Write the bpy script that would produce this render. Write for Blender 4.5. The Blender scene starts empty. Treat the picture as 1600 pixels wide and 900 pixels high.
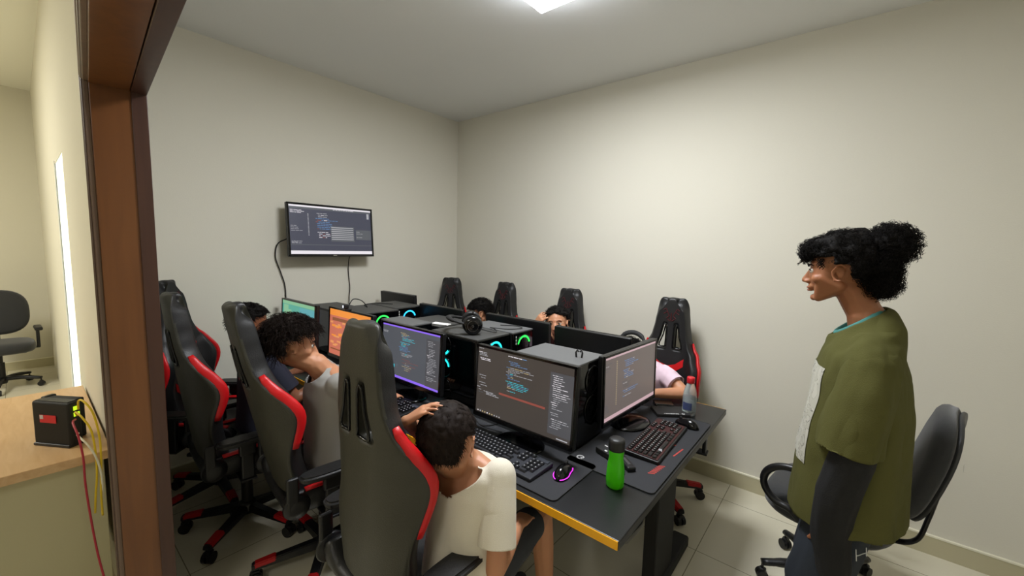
import bpy, bmesh, math, random
from mathutils import Vector, Matrix, Euler, noise
V = Vector; PI = math.pi; R = math.radians
random.seed(7)
S = bpy.context.scene
COL = S.collection

# ------------------------------------------------------------------ camera
F = 636.95
yaw, pit, rol = 0.69, -0.1001, 0.0249
fw = V((math.cos(pit)*-math.sin(yaw), math.cos(pit)*math.cos(yaw), math.sin(pit)))
r0 = V((math.cos(yaw), math.sin(yaw), 0)); u0 = r0.cross(fw)
rr = math.cos(rol)*r0 + math.sin(rol)*u0; uu = -math.sin(rol)*r0 + math.cos(rol)*u0
cd = bpy.data.cameras.new('camera'); cam = bpy.data.objects.new('camera', cd); COL.objects.link(cam)
m3 = Matrix((rr, uu, -fw)).transposed()
cam.matrix_world = Matrix.Translation((3.3219, -3.0598, 1.6)) @ m3.to_4x4()
cd.sensor_fit = 'HORIZONTAL'; cd.sensor_width = 36; cd.lens = 36*F/1600; cd.clip_start = 0.02
S.camera = cam
# ------------------------------------------------------------------ colour management and world
S.view_settings.view_transform = 'Standard'; S.view_settings.look = 'None'
S.view_settings.gamma = 1; S.view_settings.use_curve_mapping = False
S.view_settings.exposure = 0.0
w = bpy.data.worlds.new('world'); S.world = w; w.use_nodes = True
w.node_tree.nodes['Background'].inputs[0].default_value = (.75, .85, 1, 1)
w.node_tree.nodes['Background'].inputs[1].default_value = 0.3

def area(name, loc, rot, size, power, col):
    l = bpy.data.lights.new(name, 'AREA'); l.shape = 'RECTANGLE'; l.size, l.size_y = size
    l.energy = power; l.color = col
    o = bpy.data.objects.new(name, l); COL.objects.link(o); o.location = loc; o.rotation_euler = rot
    return o
area('room_lamp_light', (2.23, -1.49, 2.828), (0, 0, 0), (.56, .56), 46, (.95, .97, 1))
area('next_room_lamp_light', (-1.2, -4.8, 3.2), (0, 0, 0), (1.2, .6), 90, (1, .97, .90))
area('hall_area_light', (3.2, -5.0, 2.86), (0, 0, 0), (.9, .6), 26, (1, .97, .90))  # area light over the hall behind the camera, without a fixture

# ------------------------------------------------------------------ materials
def lin(h):
    h = h.lstrip('#'); o = []
    for i in (0, 2, 4):
        c = int(h[i:i+2], 16)/255; o.append(c/12.92 if c <= .04045 else ((c+.055)/1.055)**2.4)
    return (*o, 1)
MC = {}
def mat(name, col, rough=.5, metal=0, spec=.5, bump=0, bscale=60, var=0, vscale=6, trans=0, ior=1.45, alpha=1, sss=0, sheen=0, coat=0):
    if name in MC: return MC[name]
    m = bpy.data.materials.new(name); m.use_nodes = True; MC[name] = m
    nt = m.node_tree; b = nt.nodes['Principled BSDF']; c = lin(col) if isinstance(col, str) else col
    b.inputs['Base Color'].default_value = c
    b.inputs['Roughness'].default_value = rough; b.inputs['Metallic'].default_value = metal
    b.inputs['Specular IOR Level'].default_value = spec
    b.inputs['Transmission Weight'].default_value = trans; b.inputs['IOR'].default_value = ior
    b.inputs['Alpha'].default_value = alpha; b.inputs['Sheen Weight'].default_value = sheen
    b.inputs['Coat Weight'].default_value = coat
    if sss:
        b.inputs['Subsurface Weight'].default_value = sss; b.inputs['Subsurface Scale'].default_value = .01
    tc = nt.nodes.new('ShaderNodeTexCoord')
    if var:
        n = nt.nodes.new('ShaderNodeTexNoise'); n.inputs['Scale'].default_value = vscale; n.inputs['Detail'].default_value = 4
        mx = nt.nodes.new('ShaderNodeMix'); mx.data_type = 'RGBA'
        mx.inputs[6].default_value = tuple(max(0, x*(1-var)) for x in c[:3])+(1,)
        mx.inputs[7].default_value = tuple(min(1, x*(1+var)) for x in c[:3])+(1,)
        nt.links.new(tc.outputs['Object'], n.inputs['Vector']); nt.links.new(n.outputs[0], mx.inputs[0])
        nt.links.new(mx.outputs[2], b.inputs['Base Color'])
    if bump:
        n2 = nt.nodes.new('ShaderNodeTexNoise'); n2.inputs['Scale'].default_value = bscale; n2.inputs['Detail'].default_value = 3
        bp = nt.nodes.new('ShaderNodeBump'); bp.inputs['Strength'].default_value = bump; bp.inputs['Distance'].default_value = .01
        nt.links.new(tc.outputs['Object'], n2.inputs['Vector']); nt.links.new(n2.outputs[0], bp.inputs['Height'])
        nt.links.new(bp.outputs[0], b.inputs['Normal'])
    return m
def emis(name, col, st=1.0):
    if name in MC: return MC[name]
    m = bpy.data.materials.new(name); m.use_nodes = True; MC[name] = m
    b = m.node_tree.nodes['Principled BSDF']; c = lin(col)
    b.inputs['Base Color'].default_value = (.01, .01, .01, 1); b.inputs['Roughness'].default_value = .35
    b.inputs['Emission Color'].default_value = c; b.inputs['Emission Strength'].default_value = st
    return m
WALL = mat('wall_paint', '#D7D3C5', .85, spec=.2, bump=.08, bscale=180)
WALLN = mat('next_room_paint', '#CFCBBA', .85, spec=.2, bump=.08, bscale=180)
CEIL = mat('ceiling_paint', '#E6E7E6', .9, spec=.1, bump=.05, bscale=140)
BASEB = mat('baseboard_tile', '#B9B294', .35, var=.08, vscale=3)
BASET = mat('baseboard_top_edge', '#E6E2CC', .5)
BLK = mat('black_plastic', '#121214', .38, bump=.05, bscale=300)
BLKG = mat('gloss_black', '#08080A', .16)
BLKM = mat('matte_black', '#161616', .7)
LEA = mat('black_leatherette', '#1B1B1C', .42, bump=.12, bscale=220, var=.15, vscale=9)
LEB = mat('rear_leatherette', '#333229', .5, bump=.15, bscale=240, var=.12, vscale=7)
RED = mat('red_leatherette', '#C41218', .4, bump=.06, bscale=220)
REDP = mat('red_plastic', '#A81216', .45)
DKRED = mat('dark_red_thread', '#4A1016', .6)
STEEL = mat('steel', '#8A8C90', .3, 1)
CHRM = mat('chrome', '#C8CACC', .12, 1)
WHT = mat('white_plastic', '#D8D8D2', .45)
CLOTHB = mat('charcoal_upholstery', '#2A2B2D', .85, bump=.25, bscale=420, sheen=.3)
SKIN = mat('skin_tan', '#9A6444', .5, sss=.15, var=.06, vscale=14, bump=.03, bscale=300)
SKINL = mat('skin_light_tan', '#B98362', .5, sss=.15, var=.06, vscale=14, bump=.03, bscale=300)
SKIND = mat('skin_brown', '#7C4E34', .5, sss=.12, var=.06, vscale=14)
HAIR = mat('black_hair', '#0D0A08', .75, spec=.18)
HAIRB = mat('dark_brown_hair', '#1A110C', .7, spec=.2)

# floor tiles with grout lines
def tile_mat():
    m = bpy.data.materials.new('floor_tile'); m.use_nodes = True; nt = m.node_tree; b = nt.nodes['Principled BSDF']
    tc = nt.nodes.new('ShaderNodeTexCoord'); mp = nt.nodes.new('ShaderNodeMapping')
    mp.inputs['Location'].default_value = (.19, .23, 0)
    br = nt.nodes.new('ShaderNodeTexBrick'); br.offset = 0; br.inputs['Scale'].default_value = 1
    br.inputs['Brick Width'].default_value = .6; br.inputs['Row Height'].default_value = .6
    br.inputs['Mortar Size'].default_value = .0022; br.inputs['Mortar Smooth'].default_value = .2
    br.inputs['Color1'].default_value = lin('#DED8C2'); br.inputs['Color2'].default_value = lin('#DAD4BE')
    br.inputs['Mortar'].default_value = lin('#8B8670')
    n = nt.nodes.new('ShaderNodeTexNoise'); n.inputs['Scale'].default_value = 2.2; n.inputs['Detail'].default_value = 5
    mx = nt.nodes.new('ShaderNodeMix'); mx.data_type = 'RGBA'; mx.blend_type = 'MULTIPLY'; mx.inputs[0].default_value = .18
    nt.links.new(tc.outputs['Object'], mp.inputs['Vector']); nt.links.new(mp.outputs[0], br.inputs['Vector'])
    nt.links.new(tc.outputs['Object'], n.inputs['Vector'])
    nt.links.new(br.outputs['Color'], mx.inputs[6]); nt.links.new(n.outputs[0], mx.inputs[7])
    nt.links.new(mx.outputs[2], b.inputs['Base Color'])
    b.inputs['Roughness'].default_value = .22; b.inputs['Specular IOR Level'].default_value = .5
    return m
FLOOR = tile_mat()
def wood_mat(name, c1, c2, rough, scale=(1, 12, 12), bscale=3):
    m = bpy.data.materials.new(name); m.use_nodes = True; nt = m.node_tree; b = nt.nodes['Principled BSDF']; MC[name] = m
    tc = nt.nodes.new('ShaderNodeTexCoord'); mp = nt.nodes.new('ShaderNodeMapping'); mp.inputs['Scale'].default_value = scale
    n = nt.nodes.new('ShaderNodeTexNoise'); n.inputs['Scale'].default_value = bscale; n.inputs['Detail'].default_value = 6; n.inputs['Distortion'].default_value = .6
    cr = nt.nodes.new('ShaderNodeValToRGB'); cr.color_ramp.elements[0].position = .3; cr.color_ramp.elements[1].position = .7
    cr.color_ramp.elements[0].color = lin(c1); cr.color_ramp.elements[1].color = lin(c2)
    nt.links.new(tc.outputs['Object'], mp.inputs[0]); nt.links.new(mp.outputs[0], n.inputs['Vector'])
    nt.links.new(n.outputs[0], cr.inputs[0]); nt.links.new(cr.outputs[0], b.inputs['Base Color'])
    b.inputs['Roughness'].default_value = rough
    return m
FRAMEW = wood_mat('varnished_door_wood', '#5E3718', '#6C421F', .35, (10, 10, .7))
FRAMED = wood_mat('dark_door_wood', '#3A2118', '#452A1E', .4, (10, 10, .7))
CASING = wood_mat('casing_wood', '#5E4A3C', '#6C5646', .45, (10, 10, .7))
OAK = wood_mat('pale_oak_laminate', '#C09A6C', '#CDAA7E', .4, (2, 14, 14))
DESKM = mat('black_desk_laminate', '#131415', .36, bump=.06, bscale=260, var=.1, vscale=20)
YEL = mat('yellow_edge_band', '#EBA90C', .45)
PADM = mat('mouse_pad_cloth', '#25262A', .8, bump=.1, bscale=500)

# ------------------------------------------------------------------ mesh helpers
def mesh_obj(name, bm, m=None, parent=None, smooth=False, loc=None, rot=None):
    me = bpy.data.meshes.new(name); bm.to_mesh(me); bm.free()
    return me_obj(name, me, m, parent, smooth, loc, rot)
def me_obj(name, me, m=None, parent=None, smooth=False, loc=None, rot=None):
    o = bpy.data.objects.new(name, me); COL.objects.link(o)
    if m is not None:
        for x in (m if isinstance(m, (list, tuple)) else [m]): me.materials.append(x)
    if smooth:
        for p in me.polygons: p.use_smooth = True
    if parent is not None: o.parent = parent
    if loc is not None: o.location = loc
    if rot is not None: o.rotation_euler = rot
    return o
def flat_except(o, ang=35):
    """smooth shading with sharp edges above an angle"""
    me = o.data; bm = bmesh.new(); bm.from_mesh(me)
    for f in bm.faces: f.smooth = True
    for e in bm.edges:
        e.smooth = not (len(e.link_faces) != 2 or e.calc_face_angle(0) > R(ang))
    bm.to_mesh(me); bm.free(); return o
def apply_mods(o):
    dg = bpy.context.evaluated_depsgraph_get(); dg.update()
    me = bpy.data.meshes.new_from_object(o.evaluated_get(dg)); old = o.data
    o.modifiers.clear(); me.name = old.name; o.data = me
    return o
def xf(loc=(0, 0, 0), rot=(0, 0, 0), sc=(1, 1, 1)):
    return Matrix.Translation(loc) @ Euler(rot).to_matrix().to_4x4() @ Matrix.Diagonal((*sc, 1))
def box(bm, c, s, bev=0, rot=(0, 0, 0), seg=2, mi=0):
    r = bmesh.ops.create_cube(bm, size=1, matrix=xf(c, rot, s))
    vs = r['verts']; fs = set(f for v in vs for f in v.link_faces)
    for f in fs: f.material_index = mi
    if bev:
        es = list(set(e for v in vs for e in v.link_edges))
        rb = bmesh.ops.bevel(bm, geom=es, offset=bev, segments=seg, affect='EDGES', profile=.5)
        for f in rb['faces']: f.material_index = mi
    return bm
def cyl(bm, a, b, r1, r2=None, n=20, mi=0, cap=True):
    a, b = V(a), V(b); d = b-a; L = d.length
    q = d.to_track_quat('Z', 'Y').to_matrix().to_4x4()
    r = bmesh.ops.create_cone(bm, cap_ends=cap, cap_tris=False, segments=n, radius1=r1, radius2=r1 if r2 is None else r2, depth=L,
                              matrix=Matrix.Translation((a+b)/2) @ q)
    for v in r['verts']:
        for f in v.link_faces: f.material_index = mi
    return bm
def ball(bm, c, r, sub=2, rot=(0, 0, 0), mi=0):
    s = (r, r, r) if isinstance(r, (int, float)) else r
    q = bmesh.ops.create_icosphere(bm, subdivisions=sub, radius=1, matrix=xf(c, rot, s))
    for v in q['verts']:
        for f in v.link_faces: f.material_index = mi
    return q['verts']
def hull(bm, *sph, sub=2):
    """convex hull of several balls (centre, radius): a tapered limb segment"""
    t = bmesh.new()
    for c, r in sph: bmesh.ops.create_icosphere(t, subdivisions=sub, radius=r, matrix=Matrix.Translation(c))
    bmesh.ops.convex_hull(t, input=t.verts)
    dead = [v for v in t.verts if not v.link_faces]; bmesh.ops.delete(t, geom=dead, context='VERTS')
    me = bpy.data.meshes.new('t'); t.to_mesh(me); t.free(); bm.from_mesh(me); bpy.data.meshes.remove(me)
def catmull(pts, n=6):
    pts = [V(p) for p in pts]; out = []
    P = [2*pts[0]-pts[1]]+pts+[2*pts[-1]-pts[-2]]
    for i in range(1, len(P)-2):
        p0, p1, p2, p3 = P[i-1], P[i], P[i+1], P[i+2]
        for k in range(n):
            t = k/n
            out.append(.5*((2*p1)+(-p0+p2)*t+(2*p0-5*p1+4*p2-p3)*t*t+(-p0+3*p1-3*p2+p3)*t**3))
    out.append(pts[-1]); return out
def tube(bm, pts, r, n=8, smooth=True, mi=0, flat=1.0):
    """tube along points; r number or list"""
    pts = [V(p) for p in pts]; rings = []; N = len(pts)
    up = V((0, 0, 1)); prev = None
    for i, p in enumerate(pts):
        d = (pts[min(i+1, N-1)]-pts[max(i-1, 0)]).normalized()
        if prev is None:
            a = d.cross(up)
            if a.length < .1: a = d.cross(V((1, 0, 0)))
            a.normalize()
        else:
            a = (prev-d*prev.dot(d)).normalized()
        prev = a; b = d.cross(a); rad = r[i] if isinstance(r, (list, tuple)) else r
        rings.append([bm.verts.new(p+(a*math.cos(2*PI*k/n)+b*math.sin(2*PI*k/n)*flat)*rad) for k in range(n)])
    for i in range(N-1):
        for k in range(n):
            f = bm.faces.new((rings[i][k], rings[i][(k+1) % n], rings[i+1][(k+1) % n], rings[i+1][k])); f.smooth = smooth; f.material_index = mi
    f = bm.faces.new(rings[0][::-1]); f.material_index = mi
    f = bm.faces.new(rings[-1]); f.material_index = mi
    return bm
def lathe(bm, prof, n=32, loc=(0, 0, 0), mi=0):
    rings = []
    for r, z in prof: rings.append([bm.verts.new(V(loc)+V((r*math.cos(2*PI*k/n), r*math.sin(2*PI*k/n), z))) for k in range(n)])
    for i in range(len(rings)-1):
        for k in range(n):
            f = bm.faces.new((rings[i][k], rings[i][(k+1) % n], rings[i+1][(k+1) % n], rings[i+1][k])); f.smooth = True; f.material_index = mi
    if prof[0][0] > 1e-5: bm.faces.new(rings[0][::-1]).material_index = mi
    if prof[-1][0] > 1e-5: bm.faces.new(rings[-1]).material_index = mi
    return bm
def loft(bm, rings, n=36, mi=0, e=2.0, close=False):
    """rings: (centre, side vec, front vec, a, b). open tube of super-elliptic rings"""
    out = []
    for c, s, f, a, b in rings:
        c, s, f = V(c), V(s).normalized(), V(f).normalized(); rg = []
        for k in range(n):
            t = 2*PI*k/n; ct, st = math.cos(t), math.sin(t)
            x = a*math.copysign(abs(ct)**(2/e), ct); y = b*math.copysign(abs(st)**(2/e), st)
            rg.append(bm.verts.new(c+s*x+f*y))
        out.append(rg)
    for i in range(len(out)-1):
        for k in range(n):
            fc = bm.faces.new((out[i][k], out[i][(k+1) % n], out[i+1][(k+1) % n], out[i+1][k])); fc.smooth = True; fc.material_index = mi
    if close: bm.faces.new(out[0][::-1]); bm.faces.new(out[-1])
    return out
def remesh(name, bm, m, parent, vox=.005, smooth=4, disp=None):
    o = mesh_obj(name, bm, m, parent)
    a = o.modifiers.new('r', 'REMESH'); a.mode = 'VOXEL'; a.voxel_size = vox; a.use_smooth_shade = True
    if smooth:
        s = o.modifiers.new('s', 'SMOOTH'); s.factor = .5; s.iterations = smooth
    apply_mods(o)
    for p in o.data.polygons: p.use_smooth = True
    if disp: disp(o.data)
    return o
def tag(o, label=None, cat=None, group=None, kind=None):
    if label: o['label'] = label
    if cat: o['category'] = cat
    if group: o['group'] = group
    if kind: o['kind'] = kind
    return o
def empty(name, loc=(0, 0, 0), rz=0, label=None, cat=None, group=None):
    o = bpy.data.objects.new(name, None); COL.objects.link(o); o.location = loc; o.rotation_euler = (0, 0, rz)
    o.empty_display_size = .1
    return tag(o, label, cat, group)
KIDS = {}
def copy_tree(o, parent=None, kids=None):
    if kids is None:
        kids = {}
        for x in bpy.data.objects:
            if x.parent: kids.setdefault(x.parent.name, []).append(x)
    c = o.copy(); COL.objects.link(c); c.parent = parent
    for ch in kids.get(o.name, []): copy_tree(ch, c, kids)
    return c
def child(o, name):
    return [x for x in bpy.data.objects if x.parent == o and x.name.split('.')[0] == name]
def struct(name, bm, m, parent=None):
    o = mesh_obj(name, bm, m, parent)
    if parent is None: o['kind'] = 'structure'
    return o
def slab(x0, x1, y0, y1, z0, z1, bev=0, bm=None, mi=0):
    bm = bm or bmesh.new()
    return box(bm, ((x0+x1)/2, (y0+y1)/2, (z0+z1)/2), (x1-x0, y1-y0, z1-z0), bev, mi=mi)

# ================================================================== THE ROOM
H = 2.905; HN = 3.27; RX = 4.14
struct('floor', slab(-4.4, 6.2, -7.0, .15, -.1, 0), FLOOR)
struct('ceiling', slab(-.12, RX+.12, -2.93, .12, H, H+.1), CEIL)
struct('ceiling_next_room', slab(-4.4, 6.2, -7.0, -2.86, HN, HN+.1), mat('next_ceiling_paint', '#E4E2D4', .9, spec=.1))
struct('wall_left', slab(-.12, 0, -2.74, .12, 0, H), WALL)
struct('wall_back', slab(0, RX, 0, .12, 0, H), WALL)
struct('wall_right', slab(RX, RX+.12, -2.93, .12, 0, H), WALL)
# partition left of the doorway, with a glazed door slit beyond the room
PY = -2.86
bm = bmesh.new()
slab(-4.3, -1.02, PY, -2.74, 0, HN, bm=bm); slab(-1.02, -.32, PY, -2.74, 2.1, HN, bm=bm); slab(-.32, 1.335, PY, -2.74, 0, HN, bm=bm)
struct('wall_partition', bm, WALLN)
GLOW = emis('daylit_frosted_glass', '#FBFFE8', 1.5)
wd = struct('window_1', slab(-1.02, -.32, PY+.004, PY+.03, .0, 2.1), GLOW)
struct('window_frame', slab(-1.045, -1.02, PY-.004, PY+.04, 0, 2.12), WHT, wd)
# next room shell
struct('wall_far_left', slab(-4.4, -4.2, -7, -2.74, 0, HN), WALLN)
struct('wall_front', slab(-4.4, 6.2, -7.1, -7.0, 0, HN), WALLN)
struct('wall_hall_right', slab(6.2, 6.3, -7.0, -2.74, 0, HN), WALLN)
# doorway: jamb, head, casing (the opening is a few degrees off square)
th = R(4.4); T = V((math.cos(th), -math.sin(th), 0)); N = V((math.sin(th), math.cos(th), 0)); J = V((1.354, -2.738, 0))
def jbox(bm, t0, t1, n0, n1, z0, z1, bev=.002, mi=0):
    c = J+T*((t0+t1)/2)+N*((n0+n1)/2); c.z = (z0+z1)/2
    return box(bm, c, (t1-t0, n1-n0, z1-z0), bev, (0, 0, -th), mi=mi)
HZ = 2.105; OW = 2.62
bm = bmesh.new(); jbox(bm, OW, OW+.17, -.12, .01, 0, H)
jbox(bm, -.03, OW+.17, -.12, -.001, HZ+.03, HN)
struct('wall_above_doorway', bm, WALLN)
bm = bmesh.new()
jbox(bm, -.035, 0, -.142, -.038, 0, HZ+.035); jbox(bm, 0, OW, -.142, -.042, HZ, HZ+.035); jbox(bm, OW, OW+.035, -.142, -.042, 0, HZ+.035)
tr = struct('trim_1', bm, FRAMEW)
tr['label'] = 'brown varnished wooden doorway frame around the room opening'
bm = bmesh.new()
jbox(bm, -.035, .004, -.040, .003, 0, HZ+.03); jbox(bm, .0, OW, -.040, .003, HZ-.004, HZ+.035); jbox(bm, OW-.004, OW+.035, -.040, .003, 0, HZ+.03)
struct('inner_lining', bm, FRAMED, tr)
for (a, b, d0, d1, m) in ((-.062, -.006, -.156, -.141, CASING), (-.05, -.02, -.163, -.155, CASING), (-.016, -.009, -.160, -.141, FRAMED)):
    bm = bmesh.new()
    jbox(bm, a, b, d0, d1, 0, HZ-a, .003); jbox(bm, b, OW-b, d0, d1, HZ-b, HZ-a, .003); jbox(bm, OW-b, OW-a, d0, d1, 0, HZ-a, .003)
    struct('casing', bm, m, tr)
# baseboards (tile skirting with pale top edge)
def skirting(name, x0, x1, y0, y1, top):
    o = struct(name, slab(x0, x1, y0, y1, 0, .1), BASEB); struct('top_edge', slab(*top, .1, .109), BASET, o)
skirting('baseboard_back', 0, RX, -.012, 0, (0, RX, -.014, 0))
skirting('baseboard_left', 0, .012, -2.74, -.012, (0, .014, -2.74, -.014))
skirting('baseboard_right', RX-.012, RX, -2.74, -.012, (RX-.014, RX, -2.74, -.014))
skirting('baseboard_far_left', -4.2, -4.188, -6.9, PY, (-4.2, -4.186, -6.9, PY))

# ceiling panel lamp
PANEL = emis('led_diffuser', '#F4F8FF', 20)
cl = empty('ceiling_light', (2.23, -1.49, H), 0, 'square white LED panel lamp on the ceiling, one corner in view', 'ceiling light')
bm = bmesh.new()
for sx, sy, cx, cy in ((.6, .02, 0, .29), (.6, .02, 0, -.29), (.02, .56, .29, 0), (.02, .56, -.29, 0)): box(bm, (cx, cy, -.015), (sx, sy, .03), .002)
mesh_obj('lamp_frame', bm, WHT, cl)
mesh_obj('diffuser', box(bmesh.new(), (0, 0, -.045), (.56, .56, .05), .004), PANEL, cl)
nl = empty('ceiling_light', (-1.2, -4.8, HN), 0, 'ceiling lamp of the neighbouring room, left of the doorway', 'ceiling light')
mesh_obj('lamp_frame', box(bmesh.new(), (0, 0, -.015), (1.24, .64, .03), .004), WHT, nl)
mesh_obj('diffuser', box(bmesh.new(), (0, 0, -.033), (1.18, .58, .008)), emis('warm_diffuser', '#FFF2D0', 4), nl)

# ================================================================== TELEVISION
SC = dict(navy=emis('screen_slate', '#3C3E4E', 1), dark=emis('screen_dark', '#433D39', 1), grey=emis('screen_grey', '#52555B', 1), white=emis('screen_white', '#E9E4EA', 1),
          blue=emis('screen_blue', '#5F86B4', 1), yel=emis('screen_sand', '#C2AE82', 1), red=emis('screen_red', '#8E4A40', 1), pur=emis('screen_purple', '#8A66E8', 1.1),
          panel=emis('screen_panel', '#4C4C50', 1), lt=emis('screen_light_text', '#A9A9AE', 1), teal=emis('screen_teal', '#4FA08E', 1), tl2=emis('screen_green', '#7FB48C', 1), sky=emis('screen_sky', '#56A0A8', 1),
          org=emis('screen_orange', '#F0923C', 1), pink=emis('screen_salmon', '#C8705A', 1), peach=emis('screen_peach', '#E39A5E', 1), vio=emis('screen_violet', '#5B2F86', 1),
          cobalt=emis('screen_cobalt', '#27457E', 1), brown=emis('screen_brown', '#8C5436', 1), rose=emis('screen_rose', '#C6A6AC', 1), taupe=emis('screen_taupe', '#6A605C', 1), cy=emis('screen_cyan', '#3CC6D8', 1))
SK = list(SC)
def quads(w, h, bg, rects):
    """a screen: background and flat colour patches, x 0..1 left to right, y 0..1 top to bottom; faces -y"""
    bm = bmesh.new()
    box(bm, (0, .001, 0), (w, .003, h), mi=SK.index(bg))
    for i, (x0, y0, x1, y1, c) in enumerate(rects):
        z = -.0007-.00004*i
        vs = [bm.verts.new((-w/2+w*x, z, h/2-h*y)) for x, y in ((x0, y1), (x1, y1), (x1, y0), (x0, y0))]
        bm.faces.new(vs).material_index = SK.index(c)
    return bm
def words(rng, x0, x1, y0, y1, n, cols, indent=.02, hh=.011, fill=.7):
    """left-aligned rows of short dashes in groups, like lines of code seen from afar"""
    out = []; i = 0
    while i < n:
        blk = rng.randint(2, 5); ind = rng.choice([0, 0, 1, 2])*indent; cc = rng.choice(cols); L = rng.uniform(.25, fill)
        for k in range(blk):
            if i >= n: break
            y = y0+(y1-y0)*i/n; x = x0+ind+(indent if k else 0); end = x+(x1-x0)*L*rng.uniform(.5, 1.15)
            while x < min(end, x1-.01):
                l = rng.uniform(.012, .05); out.append((x, y, min(x+l, x1), y+hh*.8, cc if rng.random() < .7 else rng.choice(cols))); x += l+.006
            i += 1
        i += rng.choice([0, 1])
    return out
def tv_screen(w, h):
    g = random.Random(3); r = []
    r += [(0, 0, 1, .035, 'white'), (0, .93, 1, 1, 'white'), (0, .035, 1, .075, 'grey'), (.0, .80, 1, .815, 'grey')]
    r += words(g, .01, .25, .1, .2, 4, ['lt', 'white'], 0); r += words(g, .01, .14, .42, .55, 4, ['lt'], 0)
    r += [(.2, .16+.026*i, .212, .172+.026*i, 'lt') for i in range(18)]
    r += words(g, .29, .62, .14, .68, 15, ['blue', 'blue', 'lt', 'white', 'red'], .015, .014)
    r += [(.46, .40, .76, .73, 'grey')]+[(.47, .42+.042*i, .75, .437+.042*i, 'lt') for i in range(7)]
    r += [(.78, .46, .99, .68, 'grey')]+words(g, .79, .96, .5, .66, 4, ['lt'], 0)
    r += words(g, .01, .4, .735, .79, 3, ['lt'], 0); r += [(.94, .08, .97, .2, 'lt')]
    r += words(g, .5, .95, .045, .07, 1, ['white'], 0)
    return quads(w, h, 'navy', r)
def code_screen(w, h, bg, bar, side=True, seed=1):
    g = random.Random(seed); r = []
    if bar == 'none': r += words(g, .35, .65, .035, .05, 1, ['white', 'blue'], 0, .014, 1); r += words(g, .01, .2, .012, .03, 1, ['lt'], 0)
    else: r += [(0, 0, 1, .03, bar), (0, .955, 1, 1, bar)]
    r += words(g, .01, .22, .07, .2, 6, ['lt', 'grey', 'white'], .01); r += words(g, .01, .2, .42, .72, 8, ['lt', 'grey'], .02, .01, .5)
    r += words(g, .32, .72, .11, .56, 20, ['blue', 'blue', 'lt', 'yel', 'cy'], .02, .009, .55)
    if side:
        r += [(.79, .10, 1, .93 if bar == 'none' else .955, 'panel')]; r += words(g, .81, .98, .14, .86, 26, ['white', 'lt', 'lt'], .01, .009, .8)
    if bar == 'none':
        r += [(.28, .60, .76, .63, 'red')]+words(g, .1, .6, .645, .7, 3, ['lt'], .03)
        r += [(.04+.028*i, .957, .052+.028*i, .975, g.choice(['lt', 'yel', 'white', 'blue'])) for i in range(10)]+[(.88, .955, .98, .97, 'lt')]
    else: r += words(g, .3, .74, .6, .86, 8, ['yel', 'lt', 'red'], .05, .008, .5)+[(.25, .74, .27, .8, 'cy')]
    return quads(w, h, bg, r)
def game_screen(w, h):
    g = random.Random(9); r = [(0, 0, 1, .14, 'org'), (.9, .14, 1, 1, 'brown')]
    for i in range(46):
        x, y = g.uniform(.02, .8), g.uniform(.2, .85); l = g.uniform(.05, .16); r.append((x, y, min(x+l, .9), y+g.uniform(.03, .06), g.choice(['peach', 'peach', 'org', 'pink'])))
    r += [(.08, .18, .5, .25, 'brown'), (.55, .18, .88, .26, 'brown'), (.5, .66, .68, .74, 'vio'), (.46, .72, .7, .78, 'vio'), (.6, .78, .68, .86, 'vio'), (.74, .62, .9, .68, 'cobalt'), (.72, .74, .92, .86, 'cobalt'), (.78, .68, .88, .73, 'peach'), (.05, .86, .5, .89, 'brown'), (.3, .92, .45, .95, 'peach')]
    return quads(w, h, 'pink', r)
def teal_screen(w, h):
    return quads(w, h, 'teal', [(0, 0, 1, .08, 'tl2'), (.05, .1, .2, 1, 'tl2'), (.2, .2, .3, .8, 'tl2'), (.55, .1, 1, .6, 'sky'), (.5, .35, .6, .5, 'tl2'), (.62, .7, .8, .8, 'lt'), (.3, .55, .6, 1, 'teal')])
def end_screen(w, h):
    g = random.Random(5)
    return quads(w, h, 'taupe', [(0, 0, 1, .035, 'rose'), (0, .94, 1, 1, 'rose')]+words(g, .02, .15, .1, .25, 4, ['grey', 'lt'], 0)+words(g, .02, .14, .75, .88, 5, ['grey'], 0)+[(.2, .1+.03*i, .215, .11+.03*i, 'yel') for i in range(24)]+
                 words(g, .3, .68, .14, .75, 20, ['blue', 'grey', 'lt', 'blue'], .02, .012))

tvx = .125
tv = empty('television', (0, -1.445, 1.50), 0, 'flat wall-mounted television showing code, hanging on the left wall', 'television')
hold = empty('t', (0, 0, 0))
def on_wall(o): o.parent = tv; return o
TR = Euler((R(-4), 0, R(90)))
W_, H_ = .692, .402
bm = box(bmesh.new(), (0, .012, 0), (W_, .03, H_), .004); o = mesh_obj('housing', bm, BLK, tv, loc=(tvx, 0, .19), rot=TR)
o2 = mesh_obj('screen', tv_screen(W_-.03, H_-.035), list(SC.values()), tv, loc=(tvx+.0045, 0, .192), rot=TR)
bm = bmesh.new()
for c, s in (((0, -.005, H_/2-.006), (W_, .009, .012)), ((0, -.005, -H_/2+.008), (W_, .009, .017)), ((W_/2-.007, -.005, 0), (.014, .009, H_)), ((-W_/2+.007, -.005, 0), (.014, .009, H_))): box(bm, c, s, .002)
mesh_obj('bezel', bm, BLKG, tv, loc=(tvx, 0, .19), rot=TR)
mesh_obj('brand_badge', box(bmesh.new(), (0, -.011, -H_/2+.009), (.03, .002, .005)), CHRM, tv, loc=(tvx, 0, .19), rot=TR)
mesh_obj('back_bulge', box(bmesh.new(), (0, .04, -.05), (.5, .035, .24), .012), BLK, tv, loc=(tvx, 0, .19), rot=TR)
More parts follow.
